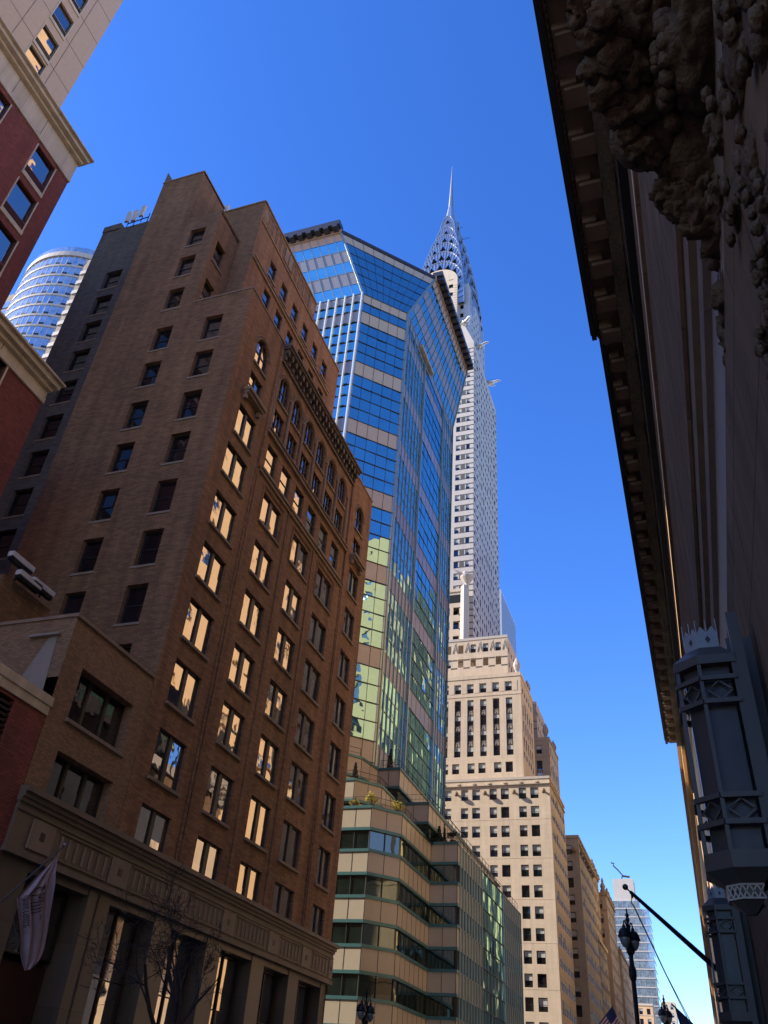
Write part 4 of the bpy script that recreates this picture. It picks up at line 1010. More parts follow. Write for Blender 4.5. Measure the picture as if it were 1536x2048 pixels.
merged(K, [b for b in bulk], [g_side, m_darkmetal, m_blind])
# ================================================================== farther buildings
def simple_building(name, label, cat, blocks, mat, wmat, solo_faces=(), trim=None, cx=0, cy=0):
    """blocks: (x0,x1,y0,y1,z0,z1, window spec N, window spec W) ; spec = (pitch, width, floor, height, margin) or None"""
    o = thing(name, label, cat, (cx, cy, 0)); b = MB(); ws = []
    for (x0, x1, y0, y1, za, zb, sN, sW) in blocks:
        for fr, u0, u1, sp in ((frameN(y0), x0, x1, sN), (frameW(x1), y0, y1, sW)):
            hs = []
            if sp:
                p, w_, fl, hh, mg = sp; n = int((u1-u0-2*mg+p-w_)/p); z = zb-mg-.6
                while z-hh > za+1:
                    for i in range(n): a = u1-mg-w_-i*p if fr[1] == X_ else u0+mg+i*p; hs.append((a, a+w_, z-hh, z))
                    z -= fl
            wall(b, fr, u0, u1, za, zb, hs, .25); ws += [(fr, h, 0, .25, random.choice((0, .4, .5))) for h in hs]
        wall(b, (Vector((0, y1, 0)), X_, Y_), x0, x1, za, zb); wall(b, frameE(x0), y0, y1, za, zb)
        b.poly([(x0, y0, zb), (x1, y0, zb), (x1, y1, zb), (x0, y1, zb)])
    b.build('wall', mat, o); wmat = g_side
    ws.sort(key=lambda q: (q[0][1] == Y_, q[1][0] if q[0][1] == Y_ else -q[1][0]))
    for q in ws[:90]: window(o, q[0], q[1], .25, g=wmat, simple=True, sill=False, blind=q[4])
    if ws[90:]: merged(o, ws[90:], [wmat, m_darkmetal, m_blind])
    if trim:
        t = MB()
        for (x0, x1, y0, y1, za, zb, sN, sW) in blocks:
            t.fb(frameN(y0), x0, x1+.2, zb-.5, zb+.25, -.3, .3); t.fb(frameW(x1), y0-.2, y1, zb-.5, zb+.25, -.3, .3); t.fb(frameN(y0), x0, x1+.08, zb-4.2, zb-3.95, 0, .15)
        t.build('cornice', trim, o)
    return o
o = thing('metal_office_slab', 'pale blue grey ribbed metal slab building just behind the art deco shaft', 'building', (-60, 250, 0))
mb = MB(); mb.box(-95, -48, 237, 262, 0, 149); mb.build('wall', m_bandgrey, o)
mb = MB(); f = frameW(-48)
for i in range(15): mb.fb(f, 237+i*1.75, 237.7+i*1.75, 0, 149.2, 0, .35)
mb.build('rib', plain('blue_grey_steel_rib', (.42, .48, .58), .4, .4), o)
simple_building('stone_loft_building', 'lower pale stone building with a dense window grid beyond the art deco block', 'building',
    [(-60, -22, 211.5, 229, 0, 38.5, None, (2.1, 1.1, 3.3, 1.9, .6))], m_limegrey, g_old, trim=m_lime, cx=-40, cy=220)
bb = simple_building('setback_apartment_tower', 'brown brick setback tower with carved finials down the avenue', 'building',
    [(-45, -24.4, 229.6, 246, 0, 58.6, (3.4, 1.3, 3.5, 2.0, 2.2), (2.6, 1.1, 3.5, 2, 1)), (-45, -22.6, 246.5, 268, 0, 55.5, (3.0, 1.3, 3.5, 2.0, 1.2), (2.6, 1.1, 3.5, 2, 1)), (-45, -22.0, 269, 300, 0, 45.0, (3.0, 1.4, 3.6, 2.0, 1.0), (3.1, 1.2, 3.6, 2, 1))],
    m_setbr, g_old, trim=m_trim, cx=-35, cy=260)
mb = MB()
for (x, y, z, h) in ((-25.6, 231, 58.6, 4.6), (-24.5, 235, 58.6, 3.0), (-24.5, 240, 58.6, 2.6), (-24.5, 245, 58.6, 2.2), (-23.4, 247.5, 55.5, 4.2), (-22.8, 252, 55.5, 2.6), (-22.8, 258, 55.5, 2.2), (-22.8, 264, 55.5, 2.0), (-22.4, 271, 45, 1.8), (-22.4, 280, 45, 1.6)):
    mb.lathe((x, y, z), [(.8, 0), (.8, h*.25), (.5, h*.3), (.75, h*.45), (.55, h*.6), (.25, h*.7), (.38, h*.8), (.1, h)], 8)
mb.prism([(-30, 230), (-26, 230), (-26, 244), (-30, 244)], 58.6, 61.5)
mb.build('finial', m_trim, bb)
o = thing('modern_glass_tower', 'modern pale glass apartment tower with white floor bands at the end of the avenue', 'building', (-31, 465, 0))
gm = MB(); bm_ = MB()
for f in range(26):
    z = f*3.75
    x1 = -22.0 if z < 92 else -26.0
    gm.fb(frameN(455), -41, x1, z+.5, z+3.75, -14, 0); bm_.fb(frameN(455), -41, x1+.1, z, z+.5, -14.1, .25)
    for i in range(9):
        xx = -41+i*2.3
        if xx < x1: bm_.fb(frameN(455), xx-.04, xx+.04, z+.5, z+3.75, 0, .1)
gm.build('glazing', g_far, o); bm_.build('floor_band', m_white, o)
mb = MB(); mb.box(-38, -28, 456, 466, 97.5, 108); mb.build('plant_room', m_white, o)
mb = MB(); mb.tube([(-22.2, 454.9, 0), (-22.2, 454.9, 92)], .25, 4); mb.build('corner_glass_edge', g_blue, o)
mb = MB(); mb.tube([(-33.5, 457, 108), (-33, 457, 110), (-35, 457, 112.5), (-37, 457, 114.5), (-36.6, 457, 115.5), (-38, 457, 116)], .35, 5); mb.tube([(-33, 457, 109.5), (-29.5, 457, 109)], .5, 5); mb.build('roof_crane', m_lantern, o)
o = simple_building('pale_block', 'small pale building with few windows low at the end of the avenue', 'building',
    [(-26.3, -18.6, 560, 575, 0, 67, (3.0, 1.5, 3.8, 2.0, 1.2), None)], m_lime, g_old, cx=-22, cy=567)
simple_building('pink_slab', 'thin pinkish blank slab rising behind the small pale building', 'building', [(-35, -28.6, 590, 600, 0, 82, None, None)], m_pinkpanel, g_old, cx=-31, cy=595)
simple_building('small_brick_building', 'small orange brown brick building at the foot of the modern glass tower', 'building', [(-35, -23.6, 425, 440, 0, 50, (3.2, 1.5, 3.8, 2.2, 1), (3.2, 1.5, 3.8, 2.2, 1))], m_sandbr, g_old, trim=m_lime, cx=-28, cy=432)
# ================================================================== stone terminal building on the right
S = thing('stone_office_building', 'dark brown stone building with a deep modillion cornice looming over the right side', 'building', (2, 30, 0))
def extr(mb, prof_, y0, y1, m_=0, cap=True):
    for (a, b) in zip(prof_, prof_[1:]): mb.poly([(a[0], y0, a[1]), (b[0], y0, b[1]), (b[0], y1, b[1]), (a[0], y1, a[1])], m_)
c0 = 1.7
wl = MB()
extr(wl, [(1.30, 0), (1.30, 8.0+c0)], -25, 52); extr(wl, [(1.30, 0), (1.30, 8.0+c0)], 52, 78, 3); extr(wl, [(1.24, 9.3+c0), (1.24, 9.75+c0), (1.36, 9.85+c0), (1.36, 10.6+c0), (1.24, 10.7+c0), (1.24, 11.2+c0), (1.38, 11.3+c0)], -25, 78, 1)
extr(wl, [(1.38, 11.3+c0), (1.38, 12.6+c0), (1.28, 12.7+c0), (1.28, 13.2+c0), (1.34, 13.3+c0)], -25, 78); extr(wl, [(1.34, 13.3+c0), (1.34, 22.6+c0), (1.22, 22.7+c0), (1.22, 23.2+c0)], -25, 52); extr(wl, [(1.34, 13.3+c0), (1.34, 22.6+c0), (1.22, 22.7+c0), (1.22, 23.2+c0)], 52, 78, 3)
extr(wl, [(1.20, 23.2+c0), (1.20, 25.3+c0)], -25, 78, 2); extr(wl, [(1.20, 25.3+c0), (1.20, 31+c0)], -25, 78, 2)
wl.poly([(1.2, 78, 0), (20, 78, 0), (20, 78, 31), (1.2, 78, 31)]); wl.poly([(1.2, -25, 0), (20, -25, 0), (20, -25, 31), (1.2, -25, 31)])
wl.build('wall', [m_brownst, m_brownst2, m_brownst, stone('pale_sandstone', (.55, .40, .26), .15, .8, .6, .1)], S)
mb = MB(); extr(mb, [(1.30, 8.0+c0), (1.34, 8.05+c0), (1.34, 9.25+c0), (1.24, 9.3+c0)], -25, 78); mb.build('smooth_band', stone('sky_light_grey_band', (.20, .145, .12), .12, .6, .8, .05, (2.4, 9, .01, .06), .15), S)  # lighter grey stands for sky light on the stone band
vg = MB(); vf = MB(); y = 2.0
while y < 76:
    L_ = random.uniform(2.2, 4.8); fr = frameE(.95)
    vg.poly([(.98, y, 25.5+c0), (.98, y+L_, 25.5+c0), (.93, y+L_, 29.9+c0), (.93, y, 29.9+c0)]); y += L_+random.choice((.4, .5, .9, 1.6))
vf.box(1.0, 1.25, -25, 78, 25.3+c0, 30+c0); vf.box(.9, 1.2, -25, 78, 25.25+c0, 25.45+c0)
vg.build('window_strip', g_vent, S); vf.build('window_frame', m_darkmetal, S)
co = MB()
for (ya, yb, ed) in ((-25, 27.2, -.93), (27.2, 78, -.58)):
    co.box(ed, 1.3, ya, yb, 30.05+c0, 31.2+c0, 0); co.box(ed, ed+.22, ya, yb, 29.85+c0, 30.06+c0, 3); co.box(ed+.26, ed+.34, ya, yb, 29.93+c0, 30.07+c0, 0)
    co.box(.40, .92, ya, yb, 29.6+c0, 30.06+c0, 2); co.box(ed-.05, ed+.02, ya, yb, 30.2+c0, 31.4+c0, 3)
    y = ya+.3
    while y < yb-.3:
        co.box(ed+.30, ed+.36, y, y+.16, 29.86+c0, 30.06+c0, 3); y += .32
co.build('cornice_soffit', [m_brownst2, m_brownst2, stone('rusticated_carved_frieze', (.14, .11, .075), .6, .95, 7, 1.2, None, .1, 25), stone('black_cornice_fascia', (.018, .012, .01), .3, .8, 2, .2)], S)
mo = MB(); y = -6
while y < 77.4:
    e = 0 if y < 27 else .22
    mo.box(-.52+e, .02+e*.6, y, y+.95, 29.55+c0, 30.05+c0); mo.box(-.42+e, .38, y+.12, y+.83, 29.35+c0, 29.56+c0); y += 1.9
mo.build('modillion', stone('sooty_modillion_stone', (.12, .072, .045), .3, .9, 2, .4), S)
# carved ornament group over the entrance
cv = MB()
def lump(c, r, sx=1, sy=1, sz=1, sub=3, amp=.25, fq=3.0, rot=0):
    bm = bmesh.new(); bmesh.ops.create_icosphere(bm, subdivisions=sub, radius=1)
    from mathutils import noise as mn
    off = Vector((random.random()*50, random.random()*50, 0)); rm = Matrix.Rotation(rot, 3, 'X')
    for v in bm.verts:
        n = mn.noise(v.co*fq+off)*amp+mn.noise(v.co*fq*2.7+off)*amp*.5+mn.noise(v.co*fq*7+off)*amp*.2
        q = v.co*(1+n); v.co = rm @ Vector((q.x*sx*r, q.y*sy*r, q.z*sz*r))
    vs = [v.co+Vector(c) for v in bm.verts]; fs = [[v.index for v in f.verts] for f in bm.faces]; bm.free(); cv.add(vs, fs)
zc = 12.0+c0-3.0
lump((1.45, 5.3, 11.9), 1.0, .62, 1.0, .8, 4, .35, 2.6)
lump((1.0, 4.6, 11.7), .75, .8, .9, .6, 4, .4, 3); lump((.62, 4.5, 11.6), .5, .8, .8, .7, 4, .45, 3.4)
for (x, y, z, r) in ((.28, 4.35, 11.2, .2), (.22, 4.7, 11.15, .17), (.30, 4.95, 11.05, .19), (.42, 5.2, 11.0, .17), (.34, 5.05, 11.3, .2), (.5, 5.45, 10.95, .15), (.62, 5.6, 10.9, .17), (.72, 5.75, 10.85, .13), (.85, 5.9, 10.85, .12), (.15, 4.2, 11.3, .15), (.2, 4.05, 11.35, .18), (.36, 4.15, 11.1, .16), (.55, 5.1, 11.1, .2), (.7, 5.2, 11.05, .22), (.42, 4.6, 11.1, .21), (.6, 4.8, 11.1, .2)):
    lump((x, y, z), r, 1, 1, .9, 3, .5, 2.8)
lump((.95, 5.6, 11.3), .8, .75, .75, .5, 4, .2, 1.6); lump((1.35, 5.9, 10.9), .6, .8, .8, .6, 4, .25, 2)
for (x, y, z, r) in ((1.25, 6.4, 10.6, .32), (1.45, 6.5, 10.5, .4), (1.6, 6.2, 10.7, .45), (1.05, 6.3, 10.7, .26), (.9, 6.2, 10.8, .22), (1.75, 6.9, 10.5, .5), (1.2, 6.2, 10.8, .3)):
    lump((x, y, z), r, 1, 1, .8, 4, .45, 2.6)
for (x, y, z, r) in ((1.55, 7.9, 9.9, .42), (1.5, 7.3, 10.1, .4), (1.62, 8.5, 9.7, .34), (1.7, 9.0, 9.5, .3), (1.75, 6.9, 10.2, .4)):
    lump((x, y, z), r, .6, 1, 1, 4, .5, 3)
cv.lathe((1.5, 5.4, 10.75), [(.42, 0), (.46, .08), (.40, .18), (.25, .12), (.12, .1)], 24); cv.lathe((1.05, 5.5, 10.9), [(.62, .7), (.66, .35), (.5, .1), (.2, 0)], 20, sx=.8)
for (x, y, z, r) in ((1.25, 3.2, 8.1, .45), (1.3, 4.4, 8.3, .4), (1.3, 4.4, 7.7, .34), (1.25, 4.9, 7.6, .3), (1.3, 5.0, 7.3, .26), (1.35, 5.6, 7.5, .26), (1.38, 5.5, 7.1, .2), (1.2, 5.3, 9.0, .36), (1.35, 3.75, 7.2, .34), (1.3, 3.8, 8.9, .5), (1.15, 5.0, 9.9, .4), (1.1, 5.9, 10.1, .3), (1.35, 4.2, 7.1, .25), (1.3, 2.6, 8.4, .5), (1.2, 3.1, 9.2, .5)):
    lump((1.3, y, z), r*.62, .35, 1.1, 1, 4, .22, 1.8)
    for _ in range(7): lump((1.22, y+random.uniform(-r, r)*.8, z+random.uniform(-r, r)*.6), r*.2, .6, 1, 1, 3, .35, 2.5)
lump((1.05, 5.2, 12.0), 1.0, .75, .95, .5, 4, .05, 1.5); lump((1.2, 4.5, 10.7), .55, .5, 1.2, .6, 4, .3, 3.2)
for k in range(26):
    a_ = k*.42; lump((.98-.006*k, 4.75+(.62-.018*k)*math.cos(a_), 10.85+(.4-.012*k)*math.sin(a_)), .12-.002*k, 1, 1, 1, 2, .25, 2)
cv.build('carved_ornament', m_carve, S, smooth=True)
# unseen upper storeys set back above the cornice, added for sunlit window reflections
up_ = MB(); hs = []
for (ya, yb, zb) in ((30, 41.3, 150), (41.3, 52, 70), (52, 69, 86), (69, 112, 74), (-25, 30, 60)):
    hh = [(y, y+1.5, z, z+2.1) for y in [ya+1.6+3.1*i for i in range(int((yb-ya-2)/3.1))] for z in [34+3.7*k for k in range(int((zb-37)/3.7))]]
    wall(up_, frameE(2.2), ya, yb, 31, zb, hh, .3); hs += hh
    wall(up_, frameN(ya), 2.2, 22, 31, zb); wall(up_, (Vector((0, yb, 0)), X_, Y_), 2.2, 22, 31, zb)
up_.build('unseen_upper_wall', m_sandbr, S)
merged(S, [(frameE(2.2), h, 0, .3, 0) for h in hs], [g_old, m_darkmetal, m_blind], 'unseen_upper_window')
# next building down the right side
S2 = thing('tan_cornice_building', 'tan building with a long sunlit cornice, a thin strip beyond the dark stone building', 'building', (2, 150, 0))
mb = MB(); hs = [(y, y+1.5, z, z+2) for y in [80+3.4*i for i in range(70)] for z in [4+4*k for k in range(7)]]
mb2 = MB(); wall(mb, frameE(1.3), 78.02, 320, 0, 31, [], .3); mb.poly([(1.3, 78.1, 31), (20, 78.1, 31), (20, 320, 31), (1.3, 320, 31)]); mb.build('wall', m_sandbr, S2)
mb = MB(); mb.box(.42, 1.3, 78.05, 320, 32.0+c0-1, 33.0+c0-1, 0); mb.box(.75, 1.3, 78.05, 320, 31.2, 31.72+c0-1, 0); mb.build('cornice', stone('pale_tan_cornice', (.6, .42, .24), .1, .8, .7), S2)
mb = MB(); 
for i in range(150): mb.box(.40, .44, 78.1+i*1.6, 79.2+i*1.6, 32.05+c0-1, 32.9+c0-1)
mb.build('blue_fascia_panel', plain('slate_blue_panel', (.05, .09, .2), .5), S2)
wall(up2 := MB(), frameE(3.0), 112.1, 320, 31, 92, [(y, y+1.3, z, z+2.0) for y in [114+4.6*i for i in range(44)] for z in range(36, 88, 5)], .3); up2.build('unseen_upper_wall', stone('pale_yellow_bounce_brick', (.78, .56, .25), .1, .9, .4, .1), S2)  # unseen wall, raised and coloured to bounce warm sun onto the left facades
o = simple_building('brick_tower_block', 'tall sand brick tower on the right side, seen only in the glass tower reflections', 'building', [], m_sandbr, g_old, cx=20, cy=200)
mb = MB(); hs = []
for (ya, yb, zb, xx) in ((168, 200, 118, 4), (200, 232, 134, 6)):
    hh = [(y, y+1.8, z, z+2.3) for y in [ya+1.8+3.6*i for i in range(int((yb-ya-2)/3.6))] for z in [60+4*k for k in range(int((zb-64)/4))]]
    wall(mb, frameE(xx), ya, yb, 31, zb, hh, .4); wall(mb, frameN(ya), xx, 40, 31, zb); wall(mb, (Vector((0, yb, 0)), X_, Y_), xx, 40, 31, zb); mb.poly([(xx, ya, zb), (40, ya, zb), (40, yb, zb), (xx, yb, zb)])
    merged(o, [(frameE(xx), h, 0, .4, 0) for h in hh], [g_old, m_darkmetal, m_blind])
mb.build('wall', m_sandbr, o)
# ================================================================== wall lanterns
def lantern(Y, label, copy_of=None):
    t = thing('wall_lantern', label, 'lantern', (1.0, Y, 4.0), 'wall lanterns on the stone building')
    a, b = .22, .22
    pl = [(.93, Y), (.49, Y), (.205, Y+.23), (.205, Y+.63), (.49, Y+.86), (.93, Y+.86)]
    cxx, cyy = .62, Y+.43
    def sc(k, dx=0): return [(cxx+(x-cxx)*k, cyy+(y-cyy)*k) for x, y in pl]
    mb = MB()
    for x, y in pl: mb.tube([(x, y, 4.55), (x, y, 7.05)], .035, 4)
    mb.build('upright', m_lantern, t)
    for z in (6.78, 6.45, 5.22, 4.9):
        rg = MB(); q = sc(1.05)
        for p, r in zip(q, q[1:]): rg.tube([(*p, z), (*r, z)], .045, 4)
        rg.build('ring_bar', m_lantern, t)
    mb = MB(); mb.prism(sc(.8), 4.5, 7.0); mb.build('glass_column', m_lantglass, t)
    mb = MB()
    for (za, zb) in ((6.45, 6.78), (4.9, 5.22)):
        q = sc(.97)
        for p, r in zip(q, q[1:]):
            p, r = Vector(p), Vector(r)
            if (r-p).length < .3 and False: continue
            m1 = (p+r)/2; w_ = (r-p).length*.36; d = (r-p).normalized()*w_; zm = (za+zb)/2
            c4 = [(m1.x-d.x, m1.y-d.y, zm), (m1.x, m1.y, zb-.03), (m1.x+d.x, m1.y+d.y, zm), (m1.x, m1.y, za+.03), (m1.x-d.x, m1.y-d.y, zm)]
            mb.tube(c4, .022, 4, cap=False)
    mb.build('diamond_trim', m_lantern, t)
    mb = MB(); q0, q1, q2 = sc(1.1), sc(1.1), sc(.62)
    n = len(mb.v); mb.v += [(*p, 6.99) for p in q0]+[(*p, 7.12) for p in q1]+[(*p, 7.33) for p in q2]
    for r_ in (0, 6):
        for i in range(5): mb.f.append((n+r_+i, n+r_+i+1, n+r_+i+7, n+r_+i+6)); mb.m.append(0)
    mb.poly([(*p, 7.33) for p in q2]); mb.poly([(*p, 6.99) for p in q0]); mb.build('cap', m_lantern, t)
    mb = MB(); mj = MB()
    for p, r in zip(q2, q2[1:]):
        p, r = Vector(p), Vector(r); m1 = (p+r)/2; q = lambda s, z: (*(p+(r-p)*s), z)
        mb.poly([q(0, 7.33), q(1, 7.33), q(1, 7.54), q(.78, 7.66), q(.5, 7.56), q(.22, 7.66), q(0, 7.54)], 0)
        n_ = Vector(((r-p).y, -(r-p).x)).normalized()*.006
        for s in (-1, 1): mj.poly([(x+n_.x*s, y+n_.y*s, z) for x, y, z in (q(.36, 7.45), q(.5, 7.39), q(.64, 7.45), q(.5, 7.51))])
        for s_ in (0, .5): mb.tube([q(s_, 7.5), q(s_, 7.76)], .007, 3)
    mb.build('crown', plain('pale_painted_crown_metal', (.20, .20, .21), .45, .2), t); mj.build('crown_cutout', m_joint, t)
    mb = MB(); q3, q4 = sc(1.08), sc(.55); n = len(mb.v)
    mb.v += [(*p, 4.58) for p in q3]+[(*p, 4.38) for p in q3]+[(*p, 4.24) for p in q4]+[(*p, 4.08) for p in sc(.5)]+[(*p, 3.95) for p in sc(.15)]
    for r_ in (0, 6, 12, 18):
        for i in range(5): mb.f.append((n+r_+i, n+r_+i+1, n+r_+i+7, n+r_+i+6)); mb.m.append(0)
    mb.poly([(*p, 4.58) for p in q3]); mb.poly([(*p, 3.95) for p in sc(.15)]); mb.build('base_cup', m_lantern, t)
    mb = MB(); q = sc(.565)
    for p, r in zip(q, q[1:]):
        p, r = Vector(p), Vector(r)
        for z in (4.09, 4.24): mb.tube([(*p, z), (*r, z)], .014, 4)
        for k in range(3):
            a_, b_ = p.lerp(r, k/3), p.lerp(r, (k+1)/3); mb.tube([(*a_, 4.09), (*b_, 4.24)], .012, 4); mb.tube([(*a_, 4.24), (*b_, 4.09)], .012, 4)
    mb.build('lattice_trim', m_limegrey, t)
    mb = MB(); mb.box(.95, 1.1, Y-.02, Y+.1, 3.9, 7.75); mb.box(.95, 1.3, Y+.76, Y+.88, 3.9, 7.75); mb.build('wall_bracket', m_lantern, t)
    return t
lantern(11.0, 'large grey metal wall lantern with a notched crown, nearest on the right')
lantern(26.2, 'second grey wall lantern further along the dark stone wall, looking smaller and lower')
# ================================================================== flagpoles, flags and banner
t = thing('flagpole', 'long navy blue flagpole slanting out from the dark stone wall with hanging ropes', 'flagpole', (1.3, 28.6, 5.6))
a, b = Vector((1.32, 30.5, 5.25)), Vector((-1.56, 24, 6.96)); d = (b-a).normalized()
mb = MB(); mb.tube([a, a.lerp(b, .55), b], [.085, .07, .045], 10); mb.build('pole', m_navy, t)
mb = MB(); mb.tube([b, b+d*.2], .02, 6); mb.lathe(b+d*.28-Z_*.06, [(.03, 0), (.075, .04), (.075, .1), (.03, .14)], 8); mb.build('finial', m_black, t)
mb = MB(); mb.tube([b-d*.05, b-d*.05-Z_*.12], .03, 5); mb.tube([b-d*.02-Z_*.12, b-Z_*.25+d*.03, b-Z_*.3-d*.02], .012, 5)
mb.tube([a, a+X_*.05], .16, 8); mb.build('pulley', m_black, t)
mb = MB()
for k, e in ((0, Vector((.2, 21.5, 2.2))), (.08, Vector((.28, 21.6, 2.2)))):
    s = b-Z_*.26-d*k; mb.tube([s, s.lerp(e, .35)-Z_*(.05+k), e], .011, 4)
mb.build('rope', m_rope, t)
def cloth(mb, P00, P10, P11, P01, nu, nv, amp, N, mf, ph=0, tk=True):
    g = [[None]*(nv+1) for _ in range(nu+1)]
    for i in range(nu+1):
        for j in range(nv+1):
            u, v = i/nu, j/nv; p = lerp(lerp(P00, P10, u), lerp(P01, P11, u), v)
            g[i][j] = p+N*(amp*v*math.sin(u*9+v*2+ph)+amp*.5*math.sin(u*19+ph*2+v)*v)
    for s in ((0, .012) if tk else (0,)):
        for i in range(nu):
            for j in range(nv): mb.poly([g[i][j]+N*s, g[i+1][j]+N*s, g[i+1][j+1]+N*s, g[i][j+1]+N*s], mf((i+.5)/nu, (j+.5)/nv))
    return g
t = thing('banner_pole', 'thin pale metal pole slanting out over the lavender banner at lower left', 'flagpole', (-21.9, 16.5, 3))
tip = Vector((-18.0, 21.6, 7.72)); root = Vector((-22.0, 20.0, 3.6)); root = tip+(Vector((-18.0, 19.77, 5.82))-tip)*2.2
mb = MB(); mb.tube([root, tip], .03, 6); mb.build('pole', m_lantern, t); mb = MB(); mb.lathe(tip+Vector((0, .06, .04)), [(.02, 0), (.06, .05), (.06, .09), (.02, .13)], 8); mb.build('finial', m_chrome, t)
bn = thing('hanging_banner', 'lavender grey cloth banner with dark script lettering hanging from the thin pole', 'banner', tip)
mb = MB(); U0, U1 = Vector((-18.0, 21.55, 7.50)), Vector((-18.0, 20.36, 6.05)); 
col = [(0.0, Vector((-18, 21.55, 7.5)), Vector((-18, 21.55, 7.5))), (.25, Vector((-18, 21.60, 7.0)), Vector((-18, 20.95, 6.75))), (.5, Vector((-18, 21.78, 6.35)), Vector((-18, 20.36, 6.08))), (.62, Vector((-18, 21.86, 6.0)), Vector((-18, 20.62, 5.72))), (.75, Vector((-18, 21.98, 5.5)), Vector((-18, 20.98, 5.2))), (.86, Vector((-18, 22.05, 5.02)), Vector((-18, 21.08, 4.9))), (.93, Vector((-18, 22.0, 4.75)), Vector((-18, 21.3, 4.6))), (1, Vector((-18, 21.75, 4.5)), Vector((-18, 21.5, 4.42)))]
NU = 30; grid = []
for ri in range(49):
    s = ri/48; k = max(i for i in range(len(col)) if col[i][0] <= s+1e-9); k = min(k, len(col)-2)
    f_ = (s-col[k][0])/(col[k+1][0]-col[k][0]); A1, B1 = col[k][1].lerp(col[k+1][1], f_), col[k][2].lerp(col[k+1][2], f_)
    row = []
    for c in range(NU+1):
        u = c/NU; wdt = (B1-A1).length
        row.append(A1.lerp(B1, u)+X_*(.07*math.sin(u*17+s*3)*min(1, wdt)+.03*math.sin(u*37+s*7)*min(1, wdt)-(.12*max(0, s-.8)*math.sin(u*8+s*22))))
    grid.append(row)
for off in (0, -.01):
    for i in range(48):
        for j in range(NU): mb.poly([grid[i][j]+X_*off, grid[i+1][j]+X_*off, grid[i+1][j+1]+X_*off, grid[i][j+1]+X_*off])
mb.build('cloth', m_banner, bn, smooth=True)
mb = MB(); mb.tube([(-18, 20.3, 6.0), (-18, 20.5, 5.5), (-18, 20.95, 5.0)], .012, 4); mb.tube([(-18, 20.36, 6.05), (-18, 20.3, 6.0)], .012, 4); mb.build('cord', m_rope, bn)
def onb(u, s, d=.10):
    i = min(47, max(0, int(s*48))); j = min(NU-1, max(0, int(u*NU))); fi, fj = s*48-i, u*NU-j
    p = (grid[i][j].lerp(grid[i][j+1], fj)).lerp(grid[i+1][j].lerp(grid[i+1][j+1], fj), fi); return p+X_*.02
def strokes(lines, r):
    mb = MB()
    for L in lines:
        pts = []
        for (p, q) in zip(L, L[1:]):
            for k in range(4): pts.append((p[0]+(q[0]-p[0])*k/4, p[1]+(q[1]-p[1])*k/4))
        pts.append(L[-1]); mb.tube([onb(u, s) for u, s in pts], r, 4)
    return mb
SC = [[(.46, .345), (.42, .36), (.44, .375), (.62, .41), (.72, .43)], [(.44, .385), (.40, .375), (.36, .385), (.40, .40), (.5, .405)], [(.74, .43), (.80, .455), (.66, .475), (.5, .47), (.36, .455), (.3, .45)],
      [(.38, .475), (.46, .49), (.36, .50), (.3, .495)], [(.3, .52), (.42, .53), (.6, .55)], [(.36, .55), (.52, .57), (.62, .575)], [(.3, .575), (.46, .59), (.6, .6)], [(.34, .605), (.5, .62), (.6, .625)], [(.3, .64), (.36, .645)], [(.32, .655), (.36, .66)]]
strokes(SC, .012).build('script_lettering', m_ink, bn)
txt = 'at Grand Central'
cu = bpy.data.curves.new('t', 'FONT'); cu.body = txt; cu.size = 1; to = bpy.data.objects.new('t', cu); C.objects.link(to); dg = bpy.context.evaluated_depsgraph_get(); me = bpy.data.meshes.new_from_object(to.evaluated_get(dg)); bpy.data.objects.remove(to)
w_ = max(v.co.x for v in me.vertices); mb = MB()
mb.add([onb(.84-.165*(v.co.y)+.06*0, .47+.235*v.co.x/w_) for v in me.vertices], [list(p.vertices) for p in me.polygons]); bpy.data.meshes.remove(me)
mb.build('small_lettering', m_ink, bn)
# US flag far down the left side, navy flag on the right
t = thing('us_flag', 'small american flag on an angled pole low beside the far left facades', 'flag', (-14.5, 120, 12))
mb = MB(); mb.tube([(-14.6, 120, 11.5), (-11.3, 120, 15.1)], .05, 5); mb.build('pole', m_lantern, t)
def ff(u, v): return 0 if (u > .5 and v < .5) else (1 if int(v*13) % 2 == 0 else 2)
for nm_, mm_, sel in (('canton', [m_flagb], 0), ('stripes', [m_flagr, m_flagw], 1)):
    mb = MB(); P = [Vector(q) for q in ((-13.2, 120, 13.1), (-11.4, 120, 15.0), (-10.5, 120, 13.0), (-12.0, 120, 11.2))]
    full = MB(); cloth(full, P[0], P[1], P[2], P[3], 16, 26, .12, Y_, lambda u, v: ff(u, 1-(1-v)), tk=False)
    for f_, m_ in zip(full.f, full.m):
        if (sel == 0) == (m_ == 0): mb.poly([full.v[i] for i in f_], 0 if sel == 0 else m_-1)
    mb.build(nm_, mm_, t)
t = thing('navy_flag', 'dark navy flag hanging from a pole low on the right of the avenue', 'flag', (1.2, 50, 5.5))
mb = MB(); mb.tube([(1.3, 51, 4.6), (-1.85, 50, 7.45)], .04, 6); mb.build('pole', m_black, t)
mb = MB(); cloth(mb, Vector((-1.7, 50, 7.3)), Vector((.3, 50.4, 5.5)), Vector((.1, 50.4, 3.6)), Vector((-1.35, 50, 5.4)), 20, 14, .12, Y_, lambda u, v: 0); mb.build('cloth', m_navy, t)
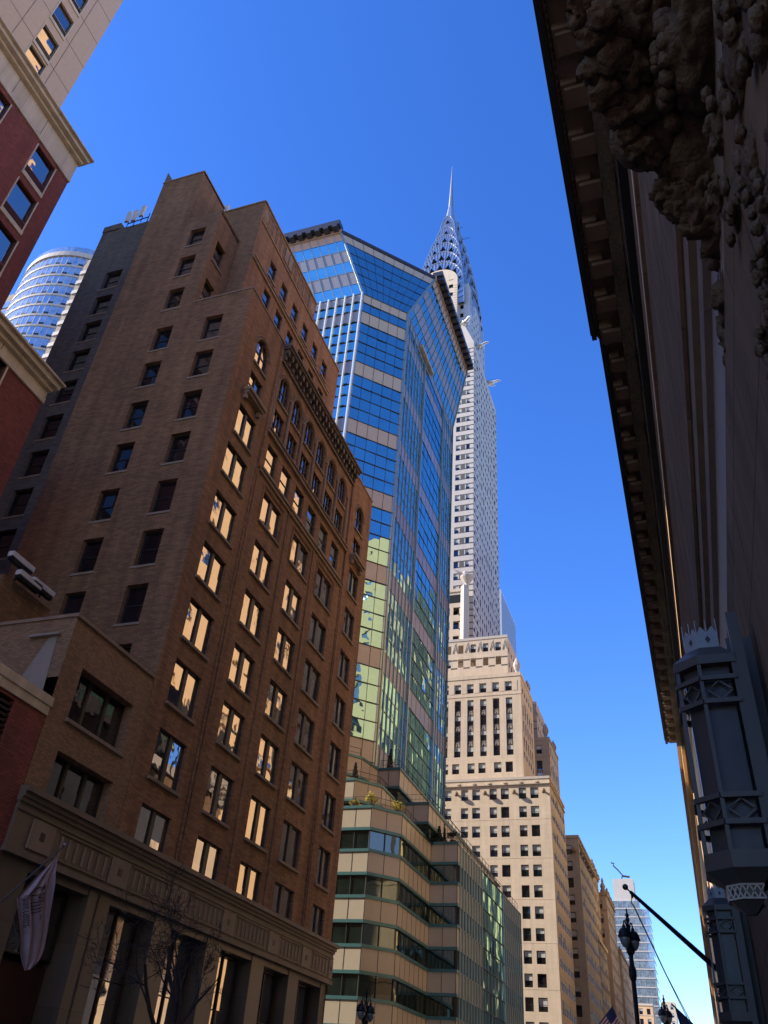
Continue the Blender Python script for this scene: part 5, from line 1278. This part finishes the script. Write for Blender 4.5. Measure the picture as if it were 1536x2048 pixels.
# ================================================================== street lamps
def lamp(x, y, H, label, ax=(1, 0)):
    """twin crook lamp: pole > collars, two arms with hooded pendant globes"""
    t = thing('street_lamp', label, 'street lamp', (x, y, .14), 'twin street lamps'); U = Vector((ax[0], ax[1], 0)).normalized(); P = Vector((x, y, 0))
    mb = MB(); mb.lathe(P, [(.26, .14), (.26, .5), (.17, .8), (.14, 1.1), (.1, 1.3), (.095, H-2.2), (.12, H-2.15), (.16, H-2.0), (.16, H-1.75), (.1, H-1.6), (.09, H-1.25), (.17, H-1.15), (.19, H-1.0), (.12, H-.9), (.07, H-.8), (.055, H+.1)], 10); mb.build('pole', m_black, t)
    mb = MB(); mb.lathe(P+Z_*(H+.0), [(.05, 0), (.1, .12), (.06, .22), (.09, .3), (.03, .42), (.045, .5), (.0, .6)], 8); mb.build('finial', m_black, t)
    for s in (-1, 1):
        pts = [P+Z_*(H-.85)+U*s*.05, P+Z_*(H-.2)+U*s*.12, P+Z_*(H+.05)+U*s*.25, P+Z_*(H+.02)+U*s*.36, P+Z_*(H-.15)+U*s*.4]
        mb = MB(); mb.tube(pts, .03, 6); mb.tube([P+Z_*(H-.6)+U*s*.06, P+Z_*(H-.42)+U*s*.22, P+Z_*(H-.28)+U*s*.14], .018, 5); mb.build('arm', m_black, t)
        c = P+U*s*.4+Z_*(H-.75)
        mb = MB(); mb.lathe(c, [(.27, .12), (.285, .16), (.26, .22), (.24, .33), (.17, .45), (.08, .5), (.07, .58), (.04, .62)], 14); hd = mb.build('hood', m_black, t, smooth=False)
        mb = MB(); mb.lathe(c, [(.01, -.28), (.09, -.24), (.17, -.12), (.22, .02), (.235, .13)], 14); mb.build('globe', m_globe, t, smooth=True)
    return t
lamp(-2.86, 40, 9.25, 'tall black twin street lamp in front of the pale glass tower, the largest lamp', (.38, .93))
lamp(-2.72, 62, 8.75, 'black twin street lamp low beside the navy flag, only its top showing', (.38, .93))
lamp(-17.4, 48, 6.95, 'black twin street lamp in front of the tan banded podium, lowest left', (.3, 1))
# ================================================================== bare street tree
t = thing('bare_tree', 'leafless street tree with fine dark twigs in front of the brick block base', 'tree', (-17.3, 28.2, .14))
tr_, tw = MB(), MB()
def grow(p, d, r, L_, lv):
    pts = [p]; rad = [r]; n = 4
    for i in range(n):
        d = (d+Vector([random.uniform(-.28, .28) for _ in range(3)])+Z_*.05).normalized(); p = p+d*L_/n; pts.append(p); rad.append(r*(1-.45*(i+1)/n))
        if lv < 5 and i >= 1:
            for _ in range(random.choice((1, 1, 2))):
                nd = (d+Vector([random.uniform(-1, 1) for _ in range(3)])*.95).normalized(); grow(p, nd, rad[-1]*.55, L_*random.uniform(.45, .72), lv+1)
    (tr_ if lv < 2 else tw).tube(pts, [max(q, .007) for q in rad], 5 if lv < 3 else 3, cap=False)
tr_.tube([(-17.3, 28.2, 0), (-17.25, 28.25, 1.6), (-17.3, 28.3, 3.2)], [.17, .13, .11], 8)
random.seed(12)
for d0, r, L_ in (((.1, .25, 1), .08, 3.0), ((-.1, -.5, .8), .07, 2.7), ((.1, .75, .8), .07, 2.8), ((.5, .2, .8), .05, 2.2)): grow(Vector((-17.3, 28.3, 3.1)), Vector(d0).normalized(), r*1.35, L_*1.06, 1)
tr_.build('trunk', m_bark, t); tw.build('crown', m_bark, t)
print('objects', len(bpy.data.objects), 'twig faces', len(tw.f))
